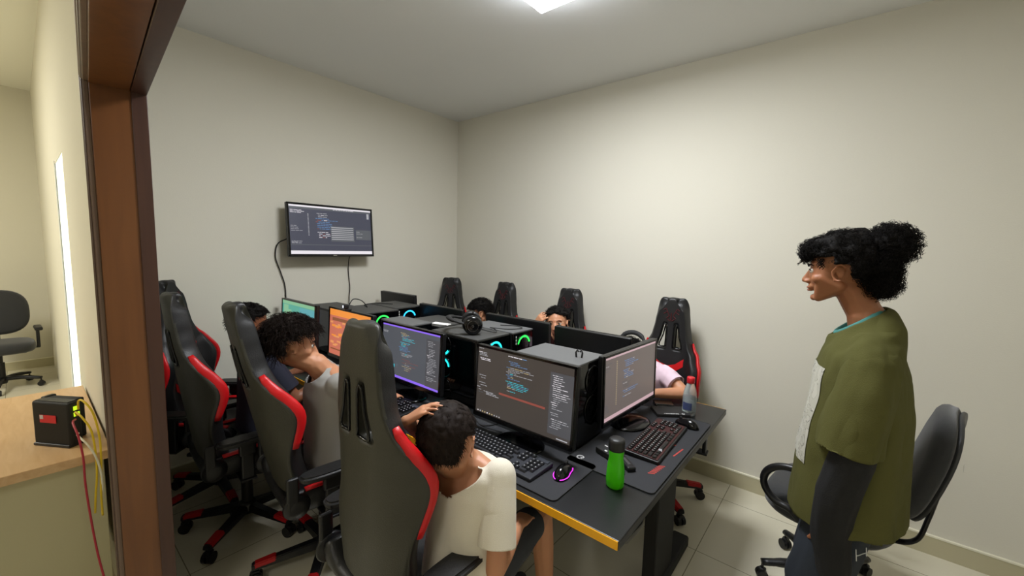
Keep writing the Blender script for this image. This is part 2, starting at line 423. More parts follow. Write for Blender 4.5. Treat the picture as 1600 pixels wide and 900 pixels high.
bm = bmesh.new(); box(bm, (.006, 0, .19), (.012, .2, .2), .002); box(bm, (.04, 0, .19), (.07, .03, .16), .003); box(bm, (.03, .08, .19), (.05, .02, .22), .003); box(bm, (.03, -.08, .19), (.05, .02, .22), .003)
mesh_obj('wall_bracket', bm, BLKM, tv)
bpy.data.objects.remove(hold)
bm = tube(bmesh.new(), catmull([(.06, -1.77, 1.62), (.02, -1.82, 1.58), (.012, -1.835, 1.48), (.012, -1.80, 1.36), (.012, -1.775, 1.26), (.012, -1.772, 1.12), (.012, -1.78, .7), (.014, -1.78, .2)], 8), .004)
tag(mesh_obj('power_cable', bm, BLKM), 'black cable hanging in a curve from the left end of the wall television', 'cable')
bm = tube(bmesh.new(), catmull([(.07, -1.27, 1.5), (.03, -1.265, 1.46), (.012, -1.262, 1.36), (.012, -1.25, 1.22), (.02, -1.262, 1.12), (.1, -1.3, .9), (.25, -1.3, .757)], 8), .0035)
tag(mesh_obj('video_cable', bm, BLKM), 'black cable hanging straight down from the right part of the wall television', 'cable')

# ================================================================== THE LONG TABLE
DX0, DX1, DY0, DY1, DZ = .03, 2.87, -1.99, -.655, .75
tb = empty('computer_table', ((DX0+DX1)/2, (DY0+DY1)/2, 0), 0, 'long black shared computer table with a yellow front edge on T-shaped legs', 'table')
def P0(bm, name, m, smooth=False):
    o = mesh_obj(name, bm, m, tb, smooth); o.matrix_parent_inverse = tb.matrix_world.inverted(); o.location = (0, 0, 0); return o
bpy.context.view_layer.update()
P0(slab(DX0, DX1, DY0, DY1, DZ-.03, DZ, .003), 'tabletop', DESKM)
P0(slab(DX0, DX1-.004, DY0-.0035, DY0, DZ-.029, DZ-.0015), 'edge_band', YEL)
P0(slab(DX0, DX1-.004, DY1, DY1+.0035, DZ-.029, DZ-.0015), 'edge_band', YEL)
for x in (.35, 1.42, 2.73):
    bm = bmesh.new(); box(bm, (x, -1.2, .38), (.06, .24, .64), .006); box(bm, (x, -1.2, .7), (.09, .9, .04), .006)
    P0(bm, 'leg', BLKM)
    bm = bmesh.new(); box(bm, (x, -1.3, .035), (.085, .94, .06), .012, seg=3)
    P0(bm, 'foot', BLKM)
P0(slab(.35, 2.73, -1.33, -1.3, .42, .62, .003), 'crossbeam', BLKM)

# ================================================================== MONITORS
def monitor(x0, x1, y, label, scr, top=1.145, hh=.325, rz=0, group='desk monitors', tilt=3):
    w_ = x1-x0; cx = (x0+x1)/2
    t = empty('monitor', (cx, y, DZ), rz, label, 'monitor', group)
    cz = top-DZ-hh/2; rt = (R(-tilt), 0, 0)
    mesh_obj('housing', box(bmesh.new(), (0, .016, 0), (w_, .026, hh), .006, seg=3), BLK, t, loc=(0, 0, cz), rot=rt)
    bm = bmesh.new(); b = .011
    for c, s in (((0, -.001, hh/2-b/2), (w_-.004, .006, b)), ((0, -.001, -hh/2+.01), (w_-.004, .006, .02)), ((w_/2-b/2-.002, -.001, 0), (b, .006, hh-.004)), ((-w_/2+b/2+.002, -.001, 0), (b, .006, hh-.004))): box(bm, c, s, .001)
    mesh_obj('bezel', bm, BLKG, t, loc=(0, 0, cz), rot=rt)
    mesh_obj('screen', scr(w_-2*b, hh-b-.022), list(SC.values()), t, loc=(0, .001, cz+.005), rot=rt)
    mesh_obj('rear_bulge', box(bmesh.new(), (0, .04, -.03), (w_*.55, .03, hh*.5), .012, seg=3), BLK, t, loc=(0, 0, cz), rot=rt)
    bm = bmesh.new(); box(bm, (0, .065, (cz-.02)/2), (.05, .025, cz-.02), .006)
    mesh_obj('stand_neck', bm, BLK, t)
    bm = bmesh.new(); lathe(bm, [(.0, .0), (.115, 0), (.118, .006), (.105, .012), (.03, .016), (0, .016)], 40)
    o = mesh_obj('stand_base', bm, BLKG, t, loc=(0, .0, .004)); o.scale = (1.0, .8, 1)
    return t
monitor(2.015, 2.555, -1.73, 'large monitor with brown-grey code screen, in front of the boy in the white T-shirt', lambda a, b: code_screen(a, b, 'dark', 'none', True, 4), top=1.15, hh=.335)
monitor(1.215, 1.755, -1.715, 'monitor with slate code screen between purple bars, behind the nearest chair', lambda a, b: code_screen(a, b, 'grey', 'pur', True, 8), top=1.15, hh=.33)
monitor(.68, 1.20, -1.77, 'monitor showing an orange and salmon picture, in front of the boy in grey', game_screen, top=1.18, hh=.33)
monitor(.10, .64, -1.84, 'monitor showing a teal and green desktop, farthest along the left side', teal_screen, top=1.185, hh=.33)
monitor(-.275+2.55, .275+2.55, -1.19, 'monitor turned sideways at the table end, washed-out code screen with pale pink bars', end_screen, top=1.135, hh=.325, rz=R(87), tilt=1)
for a, b, y, tp, l in ((.12, .60, -.985, 1.185, 'black back of a monitor nearest the left wall, far side of the table'), (.77, 1.25, -1.06, 1.15, 'black back of the second monitor on the far side, below the small corner chair'),
                       (1.44, 1.96, -1.02, 1.15, 'black back of the monitor in front of the child bowing the head'), (2.02, 2.49, -1.05, 1.15, 'black back of the monitor right of the boy with his hand on his forehead')):
    m_ = monitor(-(b-a)/2+(a+b)/2, (b-a)/2+(a+b)/2, y, l, lambda p, q: code_screen(p, q, 'navy', 'none', True, 2), top=tp, rz=PI, group='monitors seen from behind')

# ================================================================== COMPUTER TOWERS
CY = emis('cyan_led', '#22E6E8', 2.2); GRN = emis('green_led', '#28F050', 2.2); BLU = emis('blue_led', '#2B4CFF', 2.5); MAG = emis('magenta_led', '#E030E8', 2.5); ABL = emis('azure_led', '#28B8F8', 2.2); REDL = emis('red_led', '#FF1E18', 2)
GLINT = emis('lens_glint', '#E8ECFF', 1.6)
TOPG = mat('tower_top_sheet', '#5A5B5C', .42, bump=.03, bscale=90, var=.05)
TOPD = mat('tower_top_dusty', '#3E3E3D', .5, bump=.03, bscale=90, var=.12)
GLS = mat('smoked_glass', '#050607', .08, spec=.7)
def arc(bm, r, a0, a1, wdt, n=20, axis='x'):
    """flat glowing arc strip in the yz plane (faces +x)"""
    p = []
    for i in range(n+1):
        t = R(a0+(a1-a0)*i/n); c, s = math.cos(t), math.sin(t)
        p.append((bm.verts.new((0, r*c, r*s)), bm.verts.new((0, (r+wdt)*c, (r+wdt)*s))))
    for i in range(n): bm.faces.new((p[i][0], p[i+1][0], p[i+1][1], p[i][1]))
def fan(parent, loc, led, rz=0, a0=10, a1=170, r=.048, blades=True, name='fan'):
    bm = bmesh.new()
    # frame ring, hub and blades: a short lathe turned to face +x
    for rr_ in (.060, .056): pass
    tube(bm, [(0, .058*math.cos(2*PI*k/28), .058*math.sin(2*PI*k/28)) for k in range(29)], .003, 6)
    cyl(bm, (-.004, 0, 0), (.003, 0, 0), .017, n=18)
    for k in range(7):
        t = 2*PI*k/7; box(bm, (-.002, .034*math.cos(t), .034*math.sin(t)), (.001, .036, .014), rot=(t, 0, 0))
    f = mesh_obj(name, bm, BLKG, parent, loc=loc, rot=(0, 0, rz))
    if led:
        bm = bmesh.new(); arc(bm, r, a0, a1, .011)
        g = mesh_obj('light_ring', bm, led, f, loc=(.004, 0, 0))
    return f
def tower(x0, x1, y0, y1, top, label, topm=TOPD, leds=(GRN,), side=None, port=True, badge=True):
    cx, cy = (x0+x1)/2, (y0+y1)/2; w_, d_ = x1-x0, y1-y0; h_ = top-DZ
    t = empty('computer_tower', (cx, cy, DZ), 0, label, 'computer', 'black computer towers on the table')
    mesh_obj('case', box(bmesh.new(), (0, 0, h_/2+.004), (w_-.012, d_, h_-.018), .005, seg=2), BLK, t)
    mesh_obj('top_panel', box(bmesh.new(), (0, 0, h_-.005), (w_, d_, .01), .003), topm, t)
    mesh_obj('front_panel', box(bmesh.new(), (w_/2-.004, 0, h_/2), (.012, d_-.006, h_-.012), .004), GLS, t)
    mesh_obj('side_panel', box(bmesh.new(), (0, -d_/2-.001, h_/2), (w_-.03, .004, h_-.03), .001), GLS, t)
    bm = bmesh.new()
    for sx in (-1, 1):
        for sy in (-1, 1): cyl(bm, (sx*(w_/2-.03), sy*(d_/2-.03), 0), (sx*(w_/2-.03), sy*(d_/2-.03), .012), .014, n=12)
    mesh_obj('feet', bm, BLKM, t)
    for i, L in enumerate(leds):
        fan(t, (w_/2+.004, 0, h_-.085-i*.13), L, a0=15, a1=165)
    if port:
        bm = bmesh.new()
        for k in range(3): box(bm, (w_/2+.002, -d_/2+.03, h_-.03-.018*k), (.003, .006, .012))
        mesh_obj('front_ports', bm, WHT, t)
    if side:
        for i, L in enumerate(side): fan(t, (-w_/2+.115, -d_/2-.004, h_-.07-i*.12), L, rz=-PI/2, a0=100-90*(i % 2), a1=330-60*i, r=.04)
    return t
tower(2.16, 2.495, -1.615, -1.375, 1.12, 'grey-topped black computer tower between the large monitor and the sideways end monitor', TOPG, (None, None), port=False)
tower(1.515, 1.885, -1.585, -1.33, 1.12, 'black computer tower carrying the headphones, right of the purple-barred monitor', TOPD, (CY,), side=(CY, CY, CY))
tower(1.535, 1.895, -1.315, -1.125, 1.12, 'black computer tower with green fan light, behind the one carrying headphones', TOPG, (GRN,))
tower(1.05, 1.36, -1.612, -1.45, 1.125, 'small grey-topped computer tower directly behind the purple-barred monitor', TOPG, (None,))
tower(1.06, 1.40, -1.43, -1.15, 1.10, 'dusty black computer tower with a scrap of white paper on it', TOPD, (CY,))
tower(.46, .83, -1.59, -1.325, 1.13, 'black computer tower with green light behind the orange monitor', TOPD, (GRN,), side=(BLU, ABL))
tower(.42, .77, -1.31, -1.075, 1.13, 'black computer tower with blue arc light, far row beside the wall-side monitor back', TOPD, (ABL,))
tower(.0, .38, -1.60, -1.36, 1.10, 'black computer tower glowing blue behind the teal monitor', TOPD, (BLU,), side=(BLU, ABL))
tower(2.16, 2.43, -1.36, -1.14, 1.02, 'low black computer tower hidden behind the grey-topped near tower', TOPD, (None,), port=False)

# ================================================================== SMALL THINGS ON THE TABLE
def pad(x0, x1, y0, y1, label, rz=0, hz=.004):
    cx, cy = (x0+x1)/2, (y0+y1)/2
    t = empty('mouse_pad', (cx, cy, DZ), rz, label, 'mouse pad')
    bm = bmesh.new(); w_, d_ = x1-x0, y1-y0; r_ = .02; pts = []
    for sx, sy, a0 in ((1, 1, 0), (-1, 1, 90), (-1, -1, 180), (1, -1, 270)):
        for k in range(6): a = R(a0+18*k); pts.append((sx*(w_/2-r_)+r_*math.cos(a), sy*(d_/2-r_)+r_*math.sin(a)))
    f = bm.faces.new([bm.verts.new((x, y, .0005)) for x, y in pts])
    g = bmesh.ops.extrude_face_region(bm, geom=[f]); bmesh.ops.translate(bm, vec=(0, 0, hz-.0005), verts=[v for v in g['geom'] if isinstance(v, bmesh.types.BMVert)])
    bmesh.ops.recalc_face_normals(bm, faces=bm.faces)
    mesh_obj('cloth', bm, PADM, t)
    bm = bmesh.new(); loop = [(x, y, hz) for x, y in pts]+[(pts[0][0], pts[0][1], hz)]
    tube(bm, loop, .0014, 5); mesh_obj('stitched_edge', bm, BLKM, t)
    return t
REDPR = mat('red_print', '#A33A34', .7); BLUPR = mat('blue_print', '#5A6690', .7); WHPR = mat('white_print', '#C9C9C9', .6)
p1 = pad(1.93, 2.625, -1.965, -1.66, 'dark grey mouse pad under the keyboard in front of the large monitor')
bm = bmesh.new()
box(bm, (.08, -.118, .0046), (.05, .003, .0006), rot=(0, 0, .25)); box(bm, (.19, -.10, .0046), (.03, .003, .0006)); mesh_obj('blue_streak', bm, BLUPR, p1)
p2 = pad(2.50, 2.86, -1.70, -.93, 'black mouse pad with red markings along the right end of the table')
bm = bmesh.new()   # a row of slanted strokes, the red lettering-like mark near the corner
for i in range(7): box(bm, (.125+.0018*i, -.255+.013*i, .0046), (.026, .006, .0006), rot=(0, 0, .5))
for x, y, l, a in ((.105, .02, .05, .9), (.15, -.02, .09, 1.45), (.085, .12, .04, 2.2)): box(bm, (x, y, .0046), (l, .006, .0006), rot=(0, 0, a))
mesh_obj('red_marking', bm, REDPR, p2)
bm = bmesh.new()   # round white emblem: open ring with a bar
for k in range(16):
    a = R(30+k*19); box(bm, (-.14+.013*math.cos(a), -.332+.013*math.sin(a), .0046), (.006, .0055, .0006), rot=(0, 0, a))
box(bm, (-.133, -.332, .0046), (.014, .004, .0006)); mesh_obj('white_emblem', bm, WHPR, p2)
p3 = pad(1.20, 1.76, -1.965, -1.68, 'dark mouse pad under the keyboard in front of the purple-barred monitor')

KEYM = {}
def keyboard(loc, rz, label, L=.40, D=.15, keycol='#1E1F22', lit=None, frame='#17181A', legend=WHPR):
    t = empty('keyboard', loc, rz, label, 'keyboard')
    fm = mat('keyboard_frame_'+frame[1:], frame, .42); km = mat('keycap_'+keycol[1:], keycol, .4)
    mesh_obj('keyboard_base', box(bmesh.new(), (0, 0, .009), (L, D, .016), .004, rot=(R(2.5), 0, 0)), fm, t)
    if lit: mesh_obj('light_strip', box(bmesh.new(), (0, 0, .0185), (L-.016, D-.016, .0012), rot=(R(2.5), 0, 0)), lit, t)
    u_ = (L-.024)/21.2; v_ = (D-.02)/6.4; x_0 = -L/2+.012; y_0 = D/2-.010
    rows = [[(i*1.04, 1) for i in range(13)]+[(15.1+i*1.03, .95) for i in range(3)]]
    rows += [[(i*1.0, 1) for i in range(13)]+[(13, 1.6)]+[(15.1+i*1.03, .95) for i in range(2)]+[(18.0+i*1.02, .95) for i in range(3)]]
    rows += [[(0, 1.5)]+[(1.6+i, 1) for i in range(12)]+[(15.1+i*1.03, .95) for i in range(2)]+[(18.0+i*1.02, .95) for i in range(3)]]
    rows += [[(0, 1.8)]+[(1.9+i, 1) for i in range(11)]+[(12.9, 1.7)]+[(18.0+i*1.02, .95) for i in range(3)]]
    rows += [[(0, 2.3)]+[(2.4+i, 1) for i in range(10)]+[(12.4, 2.2)]+[(16.1, .95)]+[(18.0+i*1.02, .95) for i in range(3)]]
    rows += [[(0, 1.3), (1.4, 1.2), (2.7, 1.2), (4.0, 6), (10.1, 1.2), (11.4, 1.4), (12.9, 1.7), (15.1, .95), (16.1, .95), (17.1, .85), (18.0, 1.9)]]
    n = 0
    for j, row in enumerate(rows):
        for (kx, kw) in row:
            if n >= 99: break
            n += 1
            key = (round(kw, 2), keycol, L)
            if key not in KEYM:
                bm = bmesh.new(); a, b = (kw*u_-.0025)/2, (v_-.003)/2
                lo = [bm.verts.new((sx*a, sy*b, 0)) for sx, sy in ((-1, -1), (1, -1), (1, 1), (-1, 1))]
                hi = [bm.verts.new((sx*a*.78, sy*b*.74+.0008, .0075)) for sx, sy in ((-1, -1), (1, -1), (1, 1), (-1, 1))]
                bm.faces.new(hi)
                for k in range(4): bm.faces.new((lo[k], lo[(k+1) % 4], hi[(k+1) % 4], hi[k]))
                if kw < 1.2:
                    q = [bm.verts.new(p) for p in ((-.0022, .0002, .0079), (.0012, .0002, .0079), (.0012, .0036, .0079), (-.0022, .0036, .0079))]
                    bm.faces.new(q).material_index = 1
                me = bpy.data.meshes.new('key'); bm.to_mesh(me); bm.free(); me.materials.append(km); me.materials.append(legend); KEYM[key] = me
            yy = y_0-(j+.5)*v_-(.004 if j else 0)
            me_obj('key', KEYM[key], None, t, loc=(x_0+(kx+kw/2)*u_, yy, .0175+yy*math.tan(R(2.5))))
    if not lit:
        mesh_obj('status_plate', box(bmesh.new(), (L/2-.035, D/2-.018, .0205), (.05, .018, .002), rot=(R(2.5), 0, 0)), mat('grey_plate', '#3A3D44', .4), t)
    return t
keyboard((2.285, -1.852, DZ+.0045), R(-2), 'black keyboard with numeric pad in front of the large monitor, near the white T-shirt boy', L=.43, D=.145, keycol='#26272B', frame='#2B2D33')
keyboard((2.725, -1.29, DZ+.0045), R(92), 'dark gaming keyboard with red glowing edge at the right end of the table', L=.42, D=.145, keycol='#0F0F10', frame='#101011', lit=mat('red_glow_plate', '#330A0B', .5), legend=WHPR)  # red glow between the keys is put into the plate's colour
k3 = keyboard((1.49, -1.86, DZ+.0045), 0, 'unlit black keyboard below the purple-barred monitor', L=.42, D=.14, keycol='#111113', frame='#0E0E10')
keyboard((.95, -1.87, DZ+.001), 0, 'black keyboard in front of the orange monitor, at the grey-shirted boy\'s hands', L=.42, D=.12, keycol='#141416', frame='#0E0E10')

def mouse(loc, rz, label, glow=None):
    t = empty('computer_mouse', loc, rz, label, 'mouse')
    bm = bmesh.new(); ball(bm, (0, 0, 0), 1, 4)
    for v in bm.verts:
        x, y, z = v.co; wv = .031*(1-.16*math.exp(-((y-.1)/.35)**2))
        v.co = (x*wv, y*.061, max(0, z)*.037*(1-.25*y)+max(z, -.05)*.002)
    o = mesh_obj('shell', bm, BLKG, t, True)
    bm = bmesh.new(); cyl(bm, (-.004, .034, .0285), (.004, .034, .0285), .0085, n=16); mesh_obj('scroll_wheel', bm, BLKM, t)
    if glow:
        bm = bmesh.new(); pts = []
        for s in (-1, 1):
            pts = [(s*.0318*(1-.16*math.exp(-((y/.061-.1)/.35)**2))*math.sqrt(max(0, 1-(y/.0625)**2)), y, .008) for y in [(-.06+.0055*k) for k in range(20)]]
            tube(bm, pts, .0013, 6)
        mesh_obj('light_strip', bm, glow, t)
        bm = bmesh.new(); box(bm, (0, -.032, .0295), (.008, .012, .003)); box(bm, (0, -.024, .0305), (.014, .004, .003), rot=(0, 0, .6)); box(bm, (0, -.041, .0265), (.013, .004, .003)); mesh_obj('lit_emblem', bm, glow, t)
    return t
mouse((2.555, -1.80, DZ+.004), R(12), 'black gaming mouse with glowing magenta outline beside the near keyboard', MAG)
mouse((2.775, -1.035, DZ+.004), R(75), 'plain glossy black mouse at the far end of the red-edged keyboard')

def bottle_green():
    t = empty('water_bottle', (2.733, -1.735, DZ), R(35), 'translucent bright green bottle with black lid standing on the table corner', 'bottle')
    g = mat('green_translucent_plastic', '#4CDB06', .3, spec=.5, sss=0)
    b = g.node_tree.nodes['Principled BSDF']; b.inputs['Transmission Weight'].default_value = .25
    bm = bmesh.new(); lathe(bm, [(0, 0), (.026, .0), (.0315, .006), (.0325, .03), (.031, .06), (.0285, .085), (.0255, .105), (.0255, .118), (.027, .132), (.0265, .142)], 40)
    mesh_obj('bottle_body', bm, g, t)
    bm = bmesh.new(); lathe(bm, [(.0285, .138), (.029, .142), (.029, .168), (.027, .176), (.022, .180), (0, .180)], 40)
    mesh_obj('lid', bm, mat('black_lid', '#1C1C1C', .45), t)
    bm = bmesh.new()
    for i in range(3): box(bm, (.0325-.0004*i, -.004, .052+i*.008), (.001, .010-.002*i, .005), rot=(.2, 0, 0))
    mesh_obj('printed_mark', bm, mat('dark_green_print', '#1E4A10', .6), t)
bottle_green()
def bottle_water():
    t = empty('water_bottle', (2.737, -.875, DZ), 0, 'clear plastic water bottle with red cap standing near the far right table corner', 'bottle')
    pl = mat('clear_plastic', '#DCE4E6', .12, trans=.75, ior=1.2, spec=.4)
    bm = bmesh.new(); lathe(bm, [(0, .002), (.024, 0), (.033, .006), (.034, .03), (.0335, .10), (.031, .125), (.024, .15), (.0175, .168), (.0165, .178)], 36)
    mesh_obj('bottle_body', bm, pl, t)
    bm = bmesh.new(); lathe(bm, [(0, .004), (.030, .006), (.0315, .03), (.0315, .10), (0, .10)], 30); mesh_obj('water', bm, mat('water_fill', '#B9C6CC', .05, trans=.85, ior=1.33), t)
    bm = bmesh.new(); tube(bm, [(.0338*math.cos(a/10), .0338*math.sin(a/10), .068) for a in range(0, 20)], .001, 4)
    for k in range(14):
        a = -2.3+k*.1; box(bm, (.0345*math.cos(a), .0345*math.sin(a), .055), (.001, .0032, .038), rot=(0, 0, a))
    mesh_obj('label_band', bm, mat('navy_label', '#3C466C', .5), t)
    bm = bmesh.new(); lathe(bm, [(.0185, .172), (.0195, .174), (.0195, .199), (.018, .203), (0, .203)], 30); mesh_obj('cap', bm, mat('red_cap', '#C8202A', .4), t)
bottle_water()
# flat black box with white lettering by the clear bottle, and the dark gadget on it
t = empty('product_box', (2.66, -.93, DZ), R(38), 'flat black box with white lettering lying beside the clear bottle', 'box')
mesh_obj('box_body', box(bmesh.new(), (0, 0, .01), (.17, .115, .02), .002), BLKM, t)
def text_obj(body, size, m, parent, loc, rot, name='lettering', ext=.0004):
    cu = bpy.data.curves.new('txt', 'FONT'); cu.body = body; cu.size = size; cu.extrude = ext; cu.align_x = 'CENTER'; cu.align_y = 'CENTER'
    o = bpy.data.objects.new('txt', cu); COL.objects.link(o); dg = bpy.context.evaluated_depsgraph_get(); dg.update()
    me = bpy.data.meshes.new_from_object(o.evaluated_get(dg)); bpy.data.objects.remove(o)
    me.materials.clear()
    return me_obj(name, me, m, parent, loc=loc, rot=rot)
bm = bmesh.new()
for i in range(9): box(bm, (-.045+.0085*i, -.047, .0204), (.0055, .008 if i % 3 else .005, .0006))
for k in range(12): a = k*PI/6; box(bm, (.05+.006*math.cos(a), -.045+.006*math.sin(a), .0204), (.003, .003, .0006), rot=(0, 0, a))
mesh_obj('white_lettering', bm, WHPR, t)
t = empty('charger_case', (2.60, -.86, DZ+.0), R(30), 'small black case with silver rim behind the flat black box', 'case')
mesh_obj('case_body', box(bmesh.new(), (0, 0, .014), (.10, .065, .027), .006, seg=3), BLKG, t)
mesh_obj('silver_rim', box(bmesh.new(), (0, -.033, .016), (.08, .003, .006)), mat('silver_trim', '#A8A8AC', .3, 1), t)
# control box and cable adaptor beside the green bottle
t = empty('remote_control', (2.70, -1.575, DZ+.004), R(-40), 'black remote control lying on the mouse pad behind the green bottle', 'remote control')
mesh_obj('remote_body', box(bmesh.new(), (0, 0, .010), (.12, .036, .018), .006, seg=3), BLK, t)
mesh_obj('silver_keys', box(bmesh.new(), (.01, 0, .0195), (.05, .012, .002), .0006), STEEL, t)
t = empty('usb_hub', (2.615, -1.555, DZ+.004), R(-20), 'small black box with white marks left of the green bottle', 'hub')
mesh_obj('hub_body', box(bmesh.new(), (0, 0, .014), (.085, .06, .026), .005, seg=3), BLKM, t)
bm = bmesh.new(); box(bm, (.01, -.02, .0275), (.012, .008, .001)); box(bm, (-.02, .01, .0275), (.016, .006, .001)); box(bm, (-.005, .013, .0275), (.004, .01, .001)); mesh_obj('white_marks', bm, WHPR, t)

def headphones(loc, rot, label, glow=None, parts=True):
    t = empty('headphones', loc, 0, label, 'headphones'); t.rotation_euler = rot
    bm = bmesh.new(); pts = [(.085*math.cos(R(a)), 0, .085*math.sin(R(a))+.02) for a in range(0, 181, 10)]
    tube(bm, pts, [.009 if 40 < a < 140 else .006 for a in range(0, 181, 10)], 10, flat=1.6); mesh_obj('headband', bm, BLKM, t, True)
    for s in (-1, 1):
        bm = bmesh.new(); n0 = len(bm.verts)
        lathe(bm, [(0, 0), (.030, .0), (.040, .006), (.044, .016), (.044, .026), (.036, .032), (.02, .035), (0, .035)], 30)
        bm.transform(xf((s*.066, 0, -.01), (0, s*PI/2, 0))); e = mesh_obj('ear_cup', bm, BLKG, t, True)
        bm = bmesh.new(); tube(bm, [(s*.064, .034*math.cos(k*PI/12), .038*math.sin(k*PI/12)-.01) for k in range(25)], .011, 8); mesh_obj('cushion', bm, LEA, e, True)
        bm = bmesh.new()
        if glow: arc(bm, .022, 60, 300, .006); arc(bm, .012, -60, 90, .003)
        else: arc(bm, .024, 0, 360, .002, 30); arc(bm, .003, 0, 360, .003, 12)
        g = mesh_obj('ring_trim', bm, (glow if glow else STEEL), e, loc=(s*.1035, 0, -.01)); g.rotation_euler = (0, 0, 0 if s > 0 else PI)
    return t
headphones((1.70, -1.46, 1.12+.055), (R(78), 0, R(-42)), 'black over-ear headphones lying on the tower in the middle of the table').scale = (1.15, 1.15, 1.15)
bm = tube(bmesh.new(), catmull([(1.76, -1.44, 1.14), (1.84, -1.40, 1.127), (1.80, -1.36, 1.135), (1.74, -1.33, 1.13), (1.83, -1.28, 1.127), (1.87, -1.2, 1.127), (1.80, -1.17, 1.127), (1.72, -1.22, 1.127)], 8), .0028)
tag(mesh_obj('headphone_cable', bm, BLKM), 'thin black cable coiled on the towers right of the headphones', 'cable')
HY = emis('pink_yellow_led', '#E850D8', 2.2)
headphones((1.36, -1.93, DZ+.07), (R(-15), 0, R(-55)), 'black headphones with glowing pink ring standing in front of the boy in grey', HY)
# clips, paper, webcam, cables lying on the towers
t = empty('cable_clip', (2.43, -1.50, 1.12), R(20), 'pair of small black clips standing on the grey tower top', 'clip')
for s in (-.012, .012):
    bm = bmesh.new(); tube(bm, [(s, 0, 0), (s*1.2, 0, .022), (s*.7, .004, .034), (s*.3, 0, .024)], .004, 8); mesh_obj('clip_arm', bm, BLKM, t)
bm = bmesh.new(); box(bm, (0, 0, .0012), (.12, .05, .001), rot=(.02, .03, 0)); o = mesh_obj('paper_scrap', bm, mat('white_paper', '#F0EFEA', .8)); o.location = (1.34, -1.36, 1.10); o.rotation_euler = (0, 0, .3)
tag(o, 'scrap of white paper lying on the dusty tower top', 'paper')
t = empty('webcam', (.92, -1.775, 1.18), R(-20), 'small webcam with white glint clipped on top of the orange monitor', 'webcam')
mesh_obj('webcam_body', box(bmesh.new(), (0, 0, .025), (.04, .03, .026), .006, seg=3), BLK, t)
mesh_obj('clip', box(bmesh.new(), (0, .012, .004), (.03, .04, .012), .002), BLK, t)
bm = bmesh.new(); cyl(bm, (0, -.015, .025), (0, -.019, .025), .008, n=16); mesh_obj('lens', bm, GLINT, t)  # white glint on the lens, painted as a glowing colour
bm = tube(bmesh.new(), catmull([(.92, -1.76, 1.20), (.84, -1.68, 1.235), (.72, -1.55, 1.20), (.62, -1.45, 1.136), (.5, -1.4, 1.135), (.48, -1.3, 1.135), (.60, -1.22, 1.135)], 8), .003)
tag(mesh_obj('webcam_cable', bm, BLKM), 'thin dark cable looping from the webcam over the tower top', 'cable')
bm = tube(bmesh.new(), catmull([(2.22, -1.67, .9), (2.15, -1.69, .80), (2.05, -1.71, .757), (1.97, -1.68, .756)], 6), .003)
tag(mesh_obj('monitor_cable', bm, BLKM), 'black cable hanging under the large monitor onto the table', 'cable')
bm = tube(bmesh.new(), catmull([(2.30, -1.93, .7585), (2.335, -1.97, .757), (2.345, -1.9935, .752), (2.347, -1.9975, .735), (2.34, -1.99, .70), (2.30, -1.9, .66)], 6), .002)
tag(mesh_obj('loose_cable', bm, BLKM), 'thin black cable crossing the yellow table edge beside the boy in white', 'cable')

